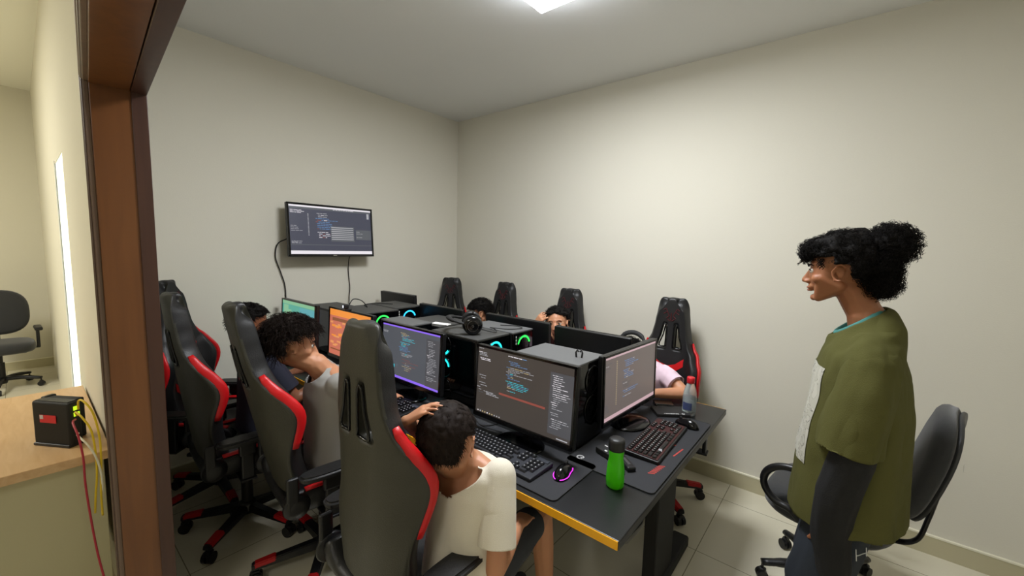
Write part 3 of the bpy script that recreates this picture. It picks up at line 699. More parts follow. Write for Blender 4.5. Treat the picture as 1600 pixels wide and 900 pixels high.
# ================================================================== GAMING CHAIRS
BH = .84   # backrest length
def bw(v):
    K = [(0, .175), (.12, .185), (.3, .200), (.45, .203), (.56, .180), (.64, .145), (.72, .122), (.82, .108), (.92, .096), (1, .078)]
    for i in range(len(K)-1):
        if v <= K[i+1][0]:
            t = (v-K[i][0])/(K[i+1][0]-K[i][0]); t = t*t*(3-2*t); return K[i][1]*(1-t)+K[i+1][1]*t
    return K[-1][1]
def bb(v):      # how far the side bolsters come forward
    return .012+.092*math.exp(-((v-.43)/.165)**2)+.035*math.exp(-((v-.05)/.2)**2)
def ythk(v): return .085-.02*v
def make_gaming_chair():
    t = empty('gaming_chair')
    # --- five-star base
    hub = bmesh.new(); lathe(hub, [(0, .075), (.045, .075), (.05, .09), (.045, .125), (.03, .14), (0, .14)], 24)
    mesh_obj('base_hub', hub, BLK, t, True)
    for k in range(5):
        a = 2*PI*k/5+.3; d = V((math.cos(a), math.sin(a), 0)); s = V((-d.y, d.x, 0))
        def arm(r0_, r1_, w0, w1, z0, z1, h0, h1):
            bm = bmesh.new(); lo = []
            for rr_, w_, zt, hh_ in ((r0_, w0, z0, h0), (r1_, w1, z1, h1)):
                c = d*rr_; lo.append([bm.verts.new(c+s*(sx*w_)+V((0, 0, zt-(hh_ if b_ else 0)))) for sx, b_ in ((-1, 1), (1, 1), (.72, 0), (-.72, 0))])
            for i in range(4): bm.faces.new((lo[0][i], lo[0][(i+1) % 4], lo[1][(i+1) % 4], lo[1][i]))
            bm.faces.new(lo[0][::-1]); bm.faces.new(lo[1]); bmesh.ops.recalc_face_normals(bm, faces=bm.faces)
            bmesh.ops.bevel(bm, geom=bm.edges[:], offset=.004, segments=2, affect='EDGES'); return bm
        b_ = mesh_obj('base_arm', arm(.02, .315, .030, .022, .128, .098, .04, .026), BLK, t)
        mesh_obj('red_tip', arm(.215, .305, .0265, .0235, .113, .102, .02, .022), REDP, b_)
        bm = bmesh.new(); c = d*.30+V((0, 0, .028))
        for q in (-.014, .014): cyl(bm, c+s*(q-.009), c+s*(q+.009), .028, n=22)
        box(bm, c+V((0, 0, .022)), (.034, .034, .03), .006, rot=(0, 0, a)); cyl(bm, c, c+V((0, 0, .06)), .006, n=10)
        mesh_obj('caster', bm, BLK, t)
    bm = bmesh.new(); cyl(bm, (0, 0, .12), (0, 0, .30), .028, n=24); cyl(bm, (0, 0, .30), (0, 0, .40), .018, n=24)
    mesh_obj('gas_cylinder', bm, BLK, t)
    bm = bmesh.new(); box(bm, (0, 0, .395), (.22, .26, .035), .006); box(bm, (0, .05, .37), (.10, .14, .05), .01); tube(bm, [(.08, .02, .385), (.2, .03, .385), (.27, .04, .38)], .006); box(bm, (.275, .04, .38), (.03, .045, .02), .006)
    mesh_obj('tilt_mechanism', bm, BLKM, t)
    # --- seat
    bm = bmesh.new(); NX, NY = 22, 20; up = []; dn = []
    for j in range(NY+1):
        ru, rd = [], []
        for i in range(NX+1):
            u = -1+2*i/NX; v = j/NY; x = u*(.245-.02*abs(v-.5)); y = -.23+.47*v
            e = max(0, abs(u)-.58)/.42; z = .475+.05*math.sin(min(1, e*1.1)*PI*.62)**2-.016*(1-abs(u))-(.03*((v-.85)/.15)**2 if v > .85 else 0)
            if i in (0, NX) or j in (0, NY): z -= .02
            ru.append(bm.verts.new((x, y, z))); rd.append(bm.verts.new((x*.93, y*.95, .412)))
        up.append(ru); dn.append(rd)
    for j in range(NY):
        for i in range(NX):
            bm.faces.new((up[j][i], up[j][i+1], up[j+1][i+1], up[j+1][i])); bm.faces.new((dn[j][i], dn[j+1][i], dn[j+1][i+1], dn[j][i+1]))
    for j in range(NY):
        bm.faces.new((up[j][0], up[j+1][0], dn[j+1][0], dn[j][0])); bm.faces.new((up[j][NX], dn[j][NX], dn[j+1][NX], up[j+1][NX]))
    for i in range(NX):
        bm.faces.new((up[0][i], dn[0][i], dn[0][i+1], up[0][i+1])); bm.faces.new((up[NY][i], up[NY][i+1], dn[NY][i+1], dn[NY][i]))
    bmesh.ops.recalc_face_normals(bm, faces=bm.faces)
    so = mesh_obj('seat', bm, LEA, t, True); m_ = so.modifiers.new('s', 'SUBSURF'); m_.levels = 1; apply_mods(so)
    for s in (-1, 1):
        bm = bmesh.new(); tube(bm, catmull([(s*.218, -.15, .522), (s*.222, 0, .528), (s*.218, .12, .522), (s*.205, .20, .507)], 5), .016, 10, flat=.5)
        mesh_obj('red_trim', bm, RED, so, True)
    # --- backrest, hinge at its origin
    hz = (0, -.215, .47)
    bm = bmesh.new(); NU, NV = 20, 36; grid = []
    for j in range(NV+1):
        v = j/NV; row = []
        for i in range(NU+1):
            u = -1+2*i/NU; ww = bw(v)
            if v > .9: ww *= math.sqrt(max(.30, 1-((v-.9)/.118)**2))
            y = ythk(v)/2+bb(v)*abs(u)**3.2+.03*v*v
            uu_ = u
            # slot corners taper: the vent holes lean outwards
            row.append(bm.verts.new((uu_*ww, y, v*BH+.022*max(0, (v-.86)/.14)*math.sqrt(max(0, 1-u*u)))))
        grid.append(row)
    holes = set()
    for j in range(22, 29):
        for i in (12, 13, 14): holes.add((i, j)); holes.add((19-i, j))
    for j in range(NV):
        for i in range(NU):
            if (i, j) not in holes: bm.faces.new((grid[j][i], grid[j][i+1], grid[j+1][i+1], grid[j+1][i]))
    # taper of the vents
    for j in range(22, 30):
        k = (j-22)/7
        for i, sgn in ((12, 1), (8, -1)): grid[j][i].co.x += sgn*(-.006+.012*k)
        for i, sgn in ((15, 1), (5, -1)): grid[j][i].co.x += sgn*(.008-.016*k)
    bo = mesh_obj('backrest', bm, [LEB, LEA], t, True, loc=hz)
    md = bo.modifiers.new('so', 'SOLIDIFY'); md.thickness = .078; md.offset = 0; md.material_offset = 0; md.use_even_offset = False
    md = bo.modifiers.new('su', 'SUBSURF'); md.levels = 2
    apply_mods(bo)
    for p in bo.data.polygons:
        p.use_smooth = True
        if p.normal.y > .1: p.material_index = 1
    # vent trims
    for s in (-1, 1):
        i0, i1 = (12, 15) if s > 0 else (8, 5)
        pts = []
        def gp(i, j, yo):
            v = j/NV; k = (j-22)/7; x = (-1+2*i/NU)*bw(v)
            sg = 1 if i > 10 else -1
            x += sg*(-.006+.012*k) if i in (12, 8) else sg*(.008-.016*k)
            return V((x, ythk(v)/2+bb(v)*abs(-1+2*i/NU)**3.2+.03*v*v+yo, v*BH))
        for yo in (-.040, .040):
            pts = [gp(i0, 22.3, yo), gp(i0, 25.5, yo), gp(i0, 28.6, yo), gp(i1, 28.6, yo), gp(i1, 25.5, yo), gp(i1, 22.3, yo)]
            bm = bmesh.new(); pp = catmull(pts+[pts[0]], 3); tube(bm, pp, .0048, 8); mesh_obj('vent_trim', bm, BLKG, bo, True)
    # red side bolsters
    for s in (-1, 1):
        pts = []; rad = []
        for k in range(15):
            v = .27+.40*k/14; f_ = math.sin(PI*min(1, max(0, (k+1.2)/16)))**.45
            pts.append((s*(bw(v)+.010), ythk(v)/2+bb(v)+.03*v*v-.012, v*BH)); rad.append(.0185*f_)
        bm = bmesh.new(); tube(bm, pts, rad, 12)
        for v_ in bm.verts:    # flatten across, keep deep
            k = min(range(15), key=lambda q: abs(pts[q][2]-v_.co.z)); v_.co.x = pts[k][0]+(v_.co.x-pts[k][0])*.62; v_.co.y = pts[k][1]+(v_.co.y-pts[k][1])*1.45
        mesh_obj('side_bolster', bm, RED, bo, True)
    # front centre padding with two red chevrons and a stitched crest on the head part
    def fr(x, v, o=.0): return V((x, ythk(v)/2+.039+.03*v*v+bb(v)*abs(x/bw(v))**3.2+o, v*BH))
    for v in (.47, .22):
        bm = bmesh.new(); lo, hi = [], []
        for x, dv in ((-.105, .055), (-.05, -.012), (.0, -.035), (.05, -.012), (.105, .055)):
            lo.append(bm.verts.new(fr(x, v+dv*.8-.03, .004))); hi.append(bm.verts.new(fr(x, v+dv*.8+.03, .004)))
        for i in range(4): bm.faces.new((lo[i], lo[i+1], hi[i+1], hi[i]))
        g = bmesh.ops.extrude_face_region(bm, geom=bm.faces[:]); bmesh.ops.translate(bm, vec=(0, -.010, 0), verts=[x for x in g['geom'] if isinstance(x, bmesh.types.BMVert)])
        bmesh.ops.recalc_face_normals(bm, faces=bm.faces)
        mesh_obj('red_chevron', bm, RED, bo)
    bm = bmesh.new()
    def strip(a, b, w_):
        p, q = fr(a[0], a[1], .003), fr(b[0], b[1], .003); cyl(bm, p, q, w_, n=6)
    for s in (-1, 1):
        strip((s*.012, .87), (s*.036, .93), .003); strip((s*.036, .93), (s*.052, .915), .003); strip((s*.026, .905), (s*.05, .885), .003)
        strip((s*.012, .87), (s*.03, .85), .003); strip((s*.006, .83), (s*.022, .845), .003)
    strip((0, .895), (0, .835), .0035)
    mesh_obj('stitched_crest', bm, DKRED, bo)
    for s in (-1, 1):   # hinge covers
        bm = bmesh.new(); lathe(bm, [(0, 0), (.05, 0), (.055, .008), (.05, .02), (.02, .024), (0, .024)], 24); bm.transform(xf((s*.232, -.19, .47), (0, s*PI/2, 0)))
        box(bm, (s*.245, -.205, .53), (.02, .05, .15), .01, seg=3)
        mesh_obj('hinge_cover', bm, BLK, t)
    for s in (-1, 1):   # armrests
        bm = bmesh.new(); box(bm, (s*.245, -.06, .40), (.12, .07, .012), .003); box(bm, (s*.285, -.06, .47), (.022, .06, .15), .008); box(bm, (s*.285, -.06, .56), (.03, .075, .07), .008)
        a_ = mesh_obj('armrest', bm, BLK, t)
        bm = bmesh.new(); out = []
        for k in range(28):
            an = 2*PI*k/28; out.append((.047*math.copysign(abs(math.cos(an))**.7, math.cos(an)), .13*math.copysign(abs(math.sin(an))**.75, math.sin(an))))
        f = bm.faces.new([bm.verts.new((s*.285+x, -.06+y, .592)) for x, y in out]); g = bmesh.ops.extrude_face_region(bm, geom=[f])
        bmesh.ops.translate(bm, vec=(0, 0, .028), verts=[x for x in g['geom'] if isinstance(x, bmesh.types.BMVert)])
        bmesh.ops.recalc_face_normals(bm, faces=bm.faces); bmesh.ops.bevel(bm, geom=[e for e in bm.edges if abs(e.verts[0].co.z-e.verts[1].co.z) < 1e-5], offset=.009, segments=3, affect='EDGES')
        mesh_obj('arm_pad', bm, LEA, a_)
    return t
proto = make_gaming_chair()
# x, y, heading (0 = facing the far wall), recline, extra height, base spin, label
CH = [(2.20, -2.215, -1, 2, .035, 0, 'black gaming chair nearest the camera, back turned, holding the boy in the white T-shirt'),
      (1.40, -2.16, -7, 13, .02, .4, 'black gaming chair with red side strip, holding the boy in the grey shirt'),
      (.80, -2.315, -3, 9, .01, .12, 'black gaming chair with red shoulder strip and dark star base, second from the doorway jamb'),
      (.36, -2.33, -48, 8, .02, .5, 'black gaming chair turned partly sideways, farthest left beside the doorway jamb'),
      (.34, -.46, 180+35, 8, -.055, .2, 'black gaming chair in the far corner of the room, turned aside'),
      (.91, -.45, 188, 8, -.055, .7, 'black gaming chair behind the child with bowed head, against the back wall'),
      (1.62, -.45, 190, 8, -.055, .1, 'black gaming chair behind the boy with his hand on his forehead'),
      (2.44, -.49, 180+5, 8, -.045, .83, 'black gaming chair with red chevrons showing, behind the end monitor and clear bottle')]
chairs = []
_all = None
for i, (x, y, hd, rec, dz, sp, lab) in enumerate(CH):
    c = proto if i == 0 else copy_tree(proto)
    c.location = (x, y, 0); c.rotation_euler = (0, 0, R(hd)); tag(c, lab, 'chair', 'gaming chairs around the long table'); chairs.append(c)
for c, (x, y, hd, rec, dz, sp, lab) in zip(chairs, CH):
    for o in c.children:
        nm = o.name.split('.')[0]
        if nm in ('base_arm', 'caster', 'base_hub'): o.rotation_euler = (0, 0, sp)
        elif nm != 'gas_cylinder': o.location.z += dz
        else: o.scale = (1, 1, 1+dz/.4)
        if nm == 'backrest': o.rotation_euler = (R(rec), 0, 0)

# ================================================================== OFFICE CHAIRS
def office_chair(loc, rz, label, loop=True):
    t = empty('office_chair', loc, rz, label, 'chair')
    mesh_obj('base_hub', lathe(bmesh.new(), [(0, .06), (.035, .06), (.04, .08), (.035, .13), (0, .135)], 20), BLK, t, True)
    for k in range(5):
        a = 2*PI*k/5+(.93 if loop else .2); d = V((math.cos(a), math.sin(a), 0)); s = V((-d.y, d.x, 0))
        bm = bmesh.new(); tube(bm, catmull([V((0, 0, .105))+d*.02, V((0, 0, .108))+d*.15, V((0, 0, .088))+d*.29], 5), [.026]*5+[.024]*3+[.02, .02, .018], 10, flat=.8)
        mesh_obj('base_arm', bm, BLK, t)
        bm = bmesh.new(); c = d*.285+V((0, 0, .025))
        for q in (-.012, .012): cyl(bm, c+s*(q-.008), c+s*(q+.008), .025, n=20)
        box(bm, c+V((0, 0, .02)), (.03, .03, .028), .006); cyl(bm, c, c+V((0, 0, .06)), .006, n=8); mesh_obj('caster', bm, BLK, t)
    bm = bmesh.new(); cyl(bm, (0, 0, .12), (0, 0, .28), .03, n=20); cyl(bm, (0, 0, .28), (0, 0, .40), .02, n=20); mesh_obj('gas_cylinder', bm, BLK, t)
    def cush(w_, d_, h_, e=3.2, crown=.015, n=40):
        bm = bmesh.new(); prof = [(.80, 0), (.93, .06), (1, .25), (1, .62), (.965, .82), (.88, .94), (.6, 1.0), (.0, 1.04)]
        rg = []
        for r_, z_ in prof:
            rr_ = []
            for k in range(n):
                a = 2*PI*k/n; ct, st = math.cos(a), math.sin(a)
                rr_.append(bm.verts.new((w_/2*r_*math.copysign(abs(ct)**(2/e), ct), d_/2*r_*math.copysign(abs(st)**(2/e), st), z_*h_)) if r_ > 0 else None)
            rg.append(rr_)
        for i in range(len(prof)-2):
            for k in range(n): bm.faces.new((rg[i][k], rg[i][(k+1) % n], rg[i+1][(k+1) % n], rg[i+1][k]))
        top = bm.verts.new((0, 0, prof[-1][1]*h_))
        for k in range(n): bm.faces.new((rg[-2][k], rg[-2][(k+1) % n], top))
        bm.faces.new(rg[0][::-1]); bmesh.ops.recalc_face_normals(bm, faces=bm.faces); return bm
    mesh_obj('seat', cush(.50, .48, .115), CLOTHB, t, True, loc=(0, .03, .39))
    mesh_obj('seat_shell', box(bmesh.new(), (0, .02, .40), (.36, .34, .03), .01), BLK, t)
    bm = cush(.48, .48, .075, 2.7)
    for v in bm.verts: v.co.z += -.10*(v.co.x/.23)**2*.35
    mesh_obj('backrest', bm, CLOTHB, t, True, loc=(0, -.285, .765), rot=(R(-90+14), 0, 0))
    bm = cush(.46, .46, .025, 2.7)
    for v in bm.verts: v.co.z -= .10*(v.co.x/.23)**2*.35
    mesh_obj('back_shell', bm, mat('back_shell_plastic', '#2E2F31', .45, bump=.1, bscale=200), t, True, loc=(0, -.300, .765), rot=(R(-90+14), 0, 0))
    bm = bmesh.new(); tube(bm, catmull([(0, -.02, .385), (0, -.18, .38), (0, -.262, .42), (0, -.29, .53), (0, -.315, .70)], 6), .02, 10, flat=.45); mesh_obj('back_support', bm, BLK, t, True)
    for s in (-1, 1):
        bm = bmesh.new()
        if loop:
            pts = [(s*.21, .05, .405), (s*.265, .05, .41)]+[(s*(.275+.0*k), .115+.115*math.cos(R(a)), .565+.095*math.sin(R(a))) for k, a in enumerate(range(-90, 271, 24))]
            tube(bm, catmull(pts, 3), .016, 10)
            mesh_obj('armrest', bm, BLK, t, True)
        else:
            box(bm, (s*.27, 0, .50), (.025, .06, .20), .008); box(bm, (s*.24, 0, .405), (.08, .06, .015), .004); a_ = mesh_obj('armrest', bm, BLK, t)
            mesh_obj('arm_pad', box(bmesh.new(), (s*.275, 0, .61), (.06, .23, .035), .014, seg=3), BLK, a_)
    if loop: mesh_obj('tag', box(bmesh.new(), (.18, -.365, .72), (.012, .002, .03)), WHT, t)
    return t
OC1 = office_chair((3.37, -.69, 0), R(80), 'charcoal office chair with loop armrests behind the standing person', True)
OC2 = office_chair((-3.35, -3.25, 0), R(-88), 'charcoal office chair in the neighbouring room, left edge of the photo', False)

# ================================================================== NEIGHBOURING ROOM: DESK, NETWORK BOXES, CABLES
t = empty('wooden_desk', (.54, -3.35, 0), 0, 'pale oak laminate desk in the neighbouring room at lower left', 'desk')
mesh_obj('desktop', box(bmesh.new(), (0, 0, .732), (1.10, .96, .036), .003), OAK, t)
BEIG = mat('beige_panel', '#B5AE8C', .6)
for x in (.50, -.50): mesh_obj('side_panel', box(bmesh.new(), (x, .01, .357), (.025, .90, .714), .002), BEIG, t)
mesh_obj('modesty_panel', box(bmesh.new(), (0, .40, .45), (.97, .018, .5), .002), BEIG, t)
t = empty('modem', (.885, -3.0, .75), R(33), 'black upright network modem with red label on the oak desk', 'modem')
bm = bmesh.new(); box(bm, (0, 0, .094), (.175, .044, .182), .010, seg=3); mesh_obj('modem_body', bm, BLKM, t)
mesh_obj('vent_top', box(bmesh.new(), (0, 0, .1855), (.15, .03, .004), .001), BLK, t)
mesh_obj('foot', box(bmesh.new(), (0, 0, .006), (.17, .056, .012), .004), BLK, t)
mesh_obj('red_label', box(bmesh.new(), (-.01, -.0238, .115), (.075, .0015, .032)), mat('red_label', '#D0202C', .5), t)
mesh_obj('white_label_end', box(bmesh.new(), (-.038, -.0246, .122), (.016, .001, .016)), WHPR, t)
bm = bmesh.new()
for z_ in (.16, .135): box(bm, (.0935, .0, z_), (.002, .02, .016))
mesh_obj('port_light', bm, emis('yellow_green_led', '#C8F020', 1.2), t)
t = empty('network_switch', (.80, -2.975, .75), R(35), 'smaller black network box standing behind the modem', 'network box')
mesh_obj('switch_body', box(bmesh.new(), (0, 0, .085), (.15, .036, .17), .006), BLKM, t)
mesh_obj('end_cap', box(bmesh.new(), (-.07, 0, .16), (.02, .044, .03), .005), BLK, t)
t = tag(mesh_obj('white_plug', lathe(bmesh.new(), [(0, 0), (.028, 0), (.028, .02), (.02, .028), (0, .03)], 24, (.69, -3.02, .75)), WHT), 'small round white object on the oak desk behind the network boxes', 'plug')
YC = mat('yellow_cable', '#D8B81C', .5); RC = mat('crimson_cable', '#A8283A', .5); WC = mat('white_cable', '#DAD6C4', .5)
def cable(name, pts, r, m, lab, cat='cable', grp=None):
    return tag(mesh_obj(name, tube(bmesh.new(), catmull(pts, 8), r, 8), m), lab, cat, grp)
cable('network_cable', [(.985, -2.945, .91), (1.03, -2.945, .955), (1.08, -2.935, .965), (1.12, -2.915, .925), (1.13, -2.903, .833), (1.13, -2.903, .729), (1.13, -2.91, .605), (1.12, -2.91, .5)], .0035, YC, 'yellow network cable, the outer arch nearer the doorway frame')
cable('network_cable', [(.985, -2.95, .885), (1.04, -2.955, .915), (1.09, -2.94, .90), (1.122, -2.922, .85), (1.13, -2.916, .75), (1.13, -2.918, .67), (1.13, -2.925, .60), (1.12, -2.93, .52)], .0035, YC, 'yellow network cable, the inner of the two hanging from the modem')
cable('red_cable', [(.985, -2.955, .87), (1.04, -2.965, .875), (1.105, -2.957, .84), (1.13, -2.95, .76), (1.13, -2.95, .66), (1.135, -2.945, .54), (1.16, -2.935, .38), (1.24, -2.92, .22), (1.36, -2.93, .08), (1.5, -2.93, .006)], .0035, RC, 'red cable running from the modem down past the desk to the floor')
cable('white_cable', [(.985, -2.95, .81), (1.05, -2.955, .822), (1.11, -2.935, .80), (1.135, -2.918, .755), (1.137, -2.907, .69), (1.13, -2.905, .62), (1.12, -2.91, .56)], .0035, WC, 'white cable curving from the lower modem port over the desk edge')

# ================================================================== UNSEEN GLOBE LAMP, ADDED TO BRIGHTEN THE NEIGHBOURING CEILING
t = empty('added_globe_lamp', (-2.2, -4.9, HN), 0, 'unseen white globe lamp added to brighten the ceiling of the neighbouring room', 'lamp')
bm = bmesh.new(); cyl(bm, (0, 0, -.45), (0, 0, 0), .004, n=8); mesh_obj('cord', bm, WHT, t)
mesh_obj('rose', lathe(bmesh.new(), [(0, 0), (.05, 0), (.04, -.03), (0, -.03)], 20), WHT, t)
bm = bmesh.new(); ball(bm, (0, 0, -.55), .11, 3); mesh_obj('globe', bm, emis('globe_glass', '#FFF6E0', 60), t, True)

# ================================================================== PEOPLE
def frame_of(f, up=V((0, 0, 1))):
    f = V(f).normalized(); s = f.cross(V(up)).normalized(); u = s.cross(f); return s, f, u      # right, front, up
def head_matrix(c, f, up=(0, 0, 1), k=1.0):
    s, f, u = frame_of(f, V(up)); m = Matrix((s, f, u)).transposed().to_4x4(); return Matrix.Translation(c) @ m @ Matrix.Scale(k, 4)
def add_head(bm, M):
    """bare head in head space: x right, y front, z up, origin mid-skull"""
    t = bmesh.new()
    ball(t, (0, -.012, .030), (.074, .096, .084), 3); ball(t, (0, .022, -.008), (.064, .070, .080), 3)
    hull(t, ((.046, -.002, -.050), .018), ((-.046, -.002, -.050), .018), ((.016, .064, -.092), .0155), ((-.016, .064, -.092), .0155), ((.045, .045, -.02), .02), ((-.045, .045, -.02), .02), ((0, .02, -.07), .02))
    hull(t, ((.034, .062, .028), .016), ((-.034, .062, .028), .016), ((0, .072, .030), .017))
    ball(t, (.040, .058, -.022), (.022, .022, .020), 2); ball(t, (-.040, .058, -.022), (.022, .022, .020), 2)
    hull(t, ((0, .086, .008), .0075), ((0, .106, -.026), .0105), ((0, .085, -.032), .010))
    for s in (-1, 1): ball(t, (s*.0115, .096, -.031), (.0085, .011, .0075), 2)
    ball(t, (0, .080, -.050), (.026, .016, .016), 2)
    ball(t, (0, .0905, -.0535), (.021, .0095, .0052), 2); ball(t, (0, .0885, -.0640), (.018, .0095, .0062), 2)
    ball(t, (0, .080, -.092), (.016, .012, .013), 2)
    for s in (-1, 1):
        pts = [(s*.0785, -.004+.017*math.cos(R(a)), -.002+.028*math.sin(R(a))) for a in range(-110, 170, 20)]
        pts = [(s*(.075+.006*(i/13)), y-.010*(z > 0)*0-.006*(i > 6), z) for i, (x, y, z) in enumerate(pts)]
        pts = [(s*(.0745+.012*max(0, (.02-(y))/.03)), y, z) for x, y, z in pts]
        tube(t, catmull(pts, 3), .0042, 8)
        ball(t, (s*.0745, -.009, -.002), (.0045, .013, .022), 2); ball(t, (s*.077, .006, -.027), (.0055, .0065, .008), 2); ball(t, (s*.074, .011, -.004), (.004, .004, .006), 1)
    t.transform(M)
    me = bpy.data.meshes.new('t'); t.to_mesh(me); t.free(); bm.from_mesh(me); bpy.data.meshes.remove(me)
def face_parts(M, parent, k=1.0, brows=True, iris='#2A1A10', lip=None):
    for s in (-1, 1):
        bm = bmesh.new(); ball(bm, (s*.030, .0735, .006), (.0115, .0115, .0105), 3); bm.transform(M)
        e = mesh_obj('eye', bm, mat('eye_white', '#C9C2B8', .25), parent, True)
        bm = bmesh.new(); ball(bm, (s*.0298, .0826, .0045), (.0052, .0030, .0052), 2); bm.transform(M); mesh_obj('iris', bm, mat('iris_'+iris[1:], iris, .15), e, True)
        bm = bmesh.new(); tube(bm, catmull([(s*(.0165), .0835, .0075), (s*.023, .0860, .0115), (s*.031, .0858, .0125), (s*.0395, .0795, .0085)], 4), .0019, 6); bm.transform(M)
        mesh_obj('eyelash', bm, HAIR, e, True)
        if brows:
            bm = bmesh.new(); tube(bm, catmull([(s*.012, .0905, .024), (s*.024, .0890, .0305), (s*.036, .0815, .031), (s*.047, .069, .025)], 4), [.0028]*4+[.0036]*5+[.0028, .0022, .0016, .0010], 6, flat=.8); bm.transform(M)
            mesh_obj('eyebrow', bm, HAIR, parent, True)
    if lip:
        bm = bmesh.new(); ball(bm, (0, .0935, -.0538), (.0185, .0078, .0040), 2); ball(bm, (0, .0918, -.0640), (.0155, .0080, .0050), 2); bm.transform(M); mesh_obj('lips', bm, lip, parent, True)
EARFREE = lambda d: not (abs(d[0]) > .66 and d[2] < .08 and -.20 < d[1] < .42)
def scalp(d, low=0):
    """is this direction (from skull centre) covered by hair?"""
    x, y, z = d
    if y > .55 and z < .62-.25*abs(x): return False
    if y > .18 and z < .28: return False
    if z < -.05 and y > -.16: return False
    if abs(x) > .72 and z < -.02 and y > -.26: return False
    if z < -.62+low: return False
    return True
def hair_cap(bm, M, thick=.010, rough=.004, nf=30, low=0, seed=0, back=0, boost=None):
    t = bmesh.new(); vs = ball(t, (0, 0, 0), 1, 5)
    for v in t.verts:
        d = v.co.normalized(); on = scalp(d, low)
        k = thick*(1 if on else -1.1)
        k += (noise.noise(d*nf*.12+V((seed, 0, 0)))*rough*2+noise.noise(d*nf*.5+V((seed, 3, 0)))*rough) if on else 0
        if on and boost: k += boost(d)
        v.co = V((d.x*(.074+k), -.012+d.y*(.097+k+back*(d.y < 0)), .030+d.z*((.084+k) if d.z > 0 else (.098+k*.6))))
    t.transform(M); me = bpy.data.meshes.new('t'); t.to_mesh(me); t.free()
    for p in me.polygons: p.use_smooth = True
    bm.from_mesh(me); bpy.data.meshes.remove(me)
def rand_dir(g):
    while True:
        v = V((g.uniform(-1, 1), g.uniform(-1, 1), g.uniform(-1, 1)))
        if .1 < v.length < 1: return v.normalized()
def strands(bm, M, n, L, r, g, curl=.0, turns=2, droop=.3, comb=(0, 0, 0), lift=.010, low=0, seg=7, sides=3, cond=EARFREE, origin=None, rad=None):
    c = 0; kk = M.to_scale()[0]
    while c < n:
        d = rand_dir(g)
        if origin is None:
            if not scalp(d, low) or (cond and not cond(d)): continue
            root = V((d.x*.078, -.012+d.y*.100, .030+d.z*(.088 if d.z > 0 else .1)))
        else: root = V(origin)+V((d.x*rad[0], d.y*rad[1], d.z*rad[2]))
        c += 1
        l = L*g.uniform(.6, 1.15); dr = (d*.8+V(comb)+rand_dir(g)*.25).normalized(); p = root.copy(); pts = []
        a = dr.orthogonal().normalized(); b = dr.cross(a); ph = g.uniform(0, 6.28); cr = curl*g.uniform(.6, 1.3)
        for i in range(seg+1):
            t = i/seg; ang = ph+turns*2*PI*t
            q = root+dr*l*t+V((0, 0, -1))*droop*l*t*t+(a*math.cos(ang)+b*math.sin(ang))*cr*min(1, t*2.5)
            # keep off the skull
            e = V((q.x/.080, (q.y+.012)/.102, (q.z-.030)/.092))
            if origin is None and e.length < 1: q = V((q.x/e.length, (q.y+.012)/e.length-.012, (q.z-.03)/e.length+.03))
            pts.append(q+d*lift*.3)
        pts = [M @ q for q in pts]
        tube(bm, pts, [r*kk*(1-.6*i/seg) for i in range(seg+1)], sides)
def add_hand(bm, w, d, nrm, side=1, s=1.0, curl=30, spread=6, thumb=35):
    """w wrist, d direction to the fingers, nrm out of the back of the hand, side=+1: thumb on d x nrm side"""
    d = V(d).normalized(); nrm = V(nrm); nrm = (nrm-d*nrm.dot(d)).normalized(); a = d.cross(nrm)*side; w = V(w)
    P = lambda x, y, z=0: w+d*(x*s)+a*(y*s)+nrm*(z*s)
    hull(bm, (P(.0, .014), .015*s), (P(.0, -.014), .014*s), (P(.078, .030, .003), .0105*s), (P(.074, -.028, 0), .0095*s), (P(.03, .028, -.002), .0125*s), (P(.02, -.022), .013*s), (P(.08, .0, .004), .0105*s))
    for i, (y, L, r) in enumerate(((.031, .070, .0083), (.0115, .078, .0086), (-.0085, .072, .0082), (-.0275, .057, .0073))):
        p = P(.080-.004*abs(i-1), y, .002); sp = R(spread)*(1.2-i*.9); dd = (d*math.cos(sp)+a*math.sin(sp)).normalized(); ang = R(curl*.55)
        for j, f in enumerate((.44, .31, .25)):
            v = dd*math.cos(ang)-nrm*math.sin(ang); q = p+v*(L*f*s); hull(bm, (p, r*s*(1-.1*j)), (q, r*s*(.93-.1*j))); p = q; ang += R(curl*(.9+.1*i))
    p = P(.018, .030, -.004); t0 = (d*math.cos(R(thumb+12))+a*math.sin(R(thumb+12))-nrm*.25).normalized(); q = p+t0*.038*s
    hull(bm, (p, .0125*s), (q, .0100*s)); t1 = (d*math.cos(R(thumb-12))+a*math.sin(R(thumb-12))-nrm*.35).normalized(); q2 = q+t1*.030*s; hull(bm, (q, .0098*s), (q2, .0085*s))
    hull(bm, (q2, .0085*s), (q2+(t1-nrm*.15).normalized()*.020*s, .0068*s))
def limb(bm, pts):
    for (a, ra), (b, rb) in zip(pts, pts[1:]): hull(bm, (V(a), ra), (V(b), rb))
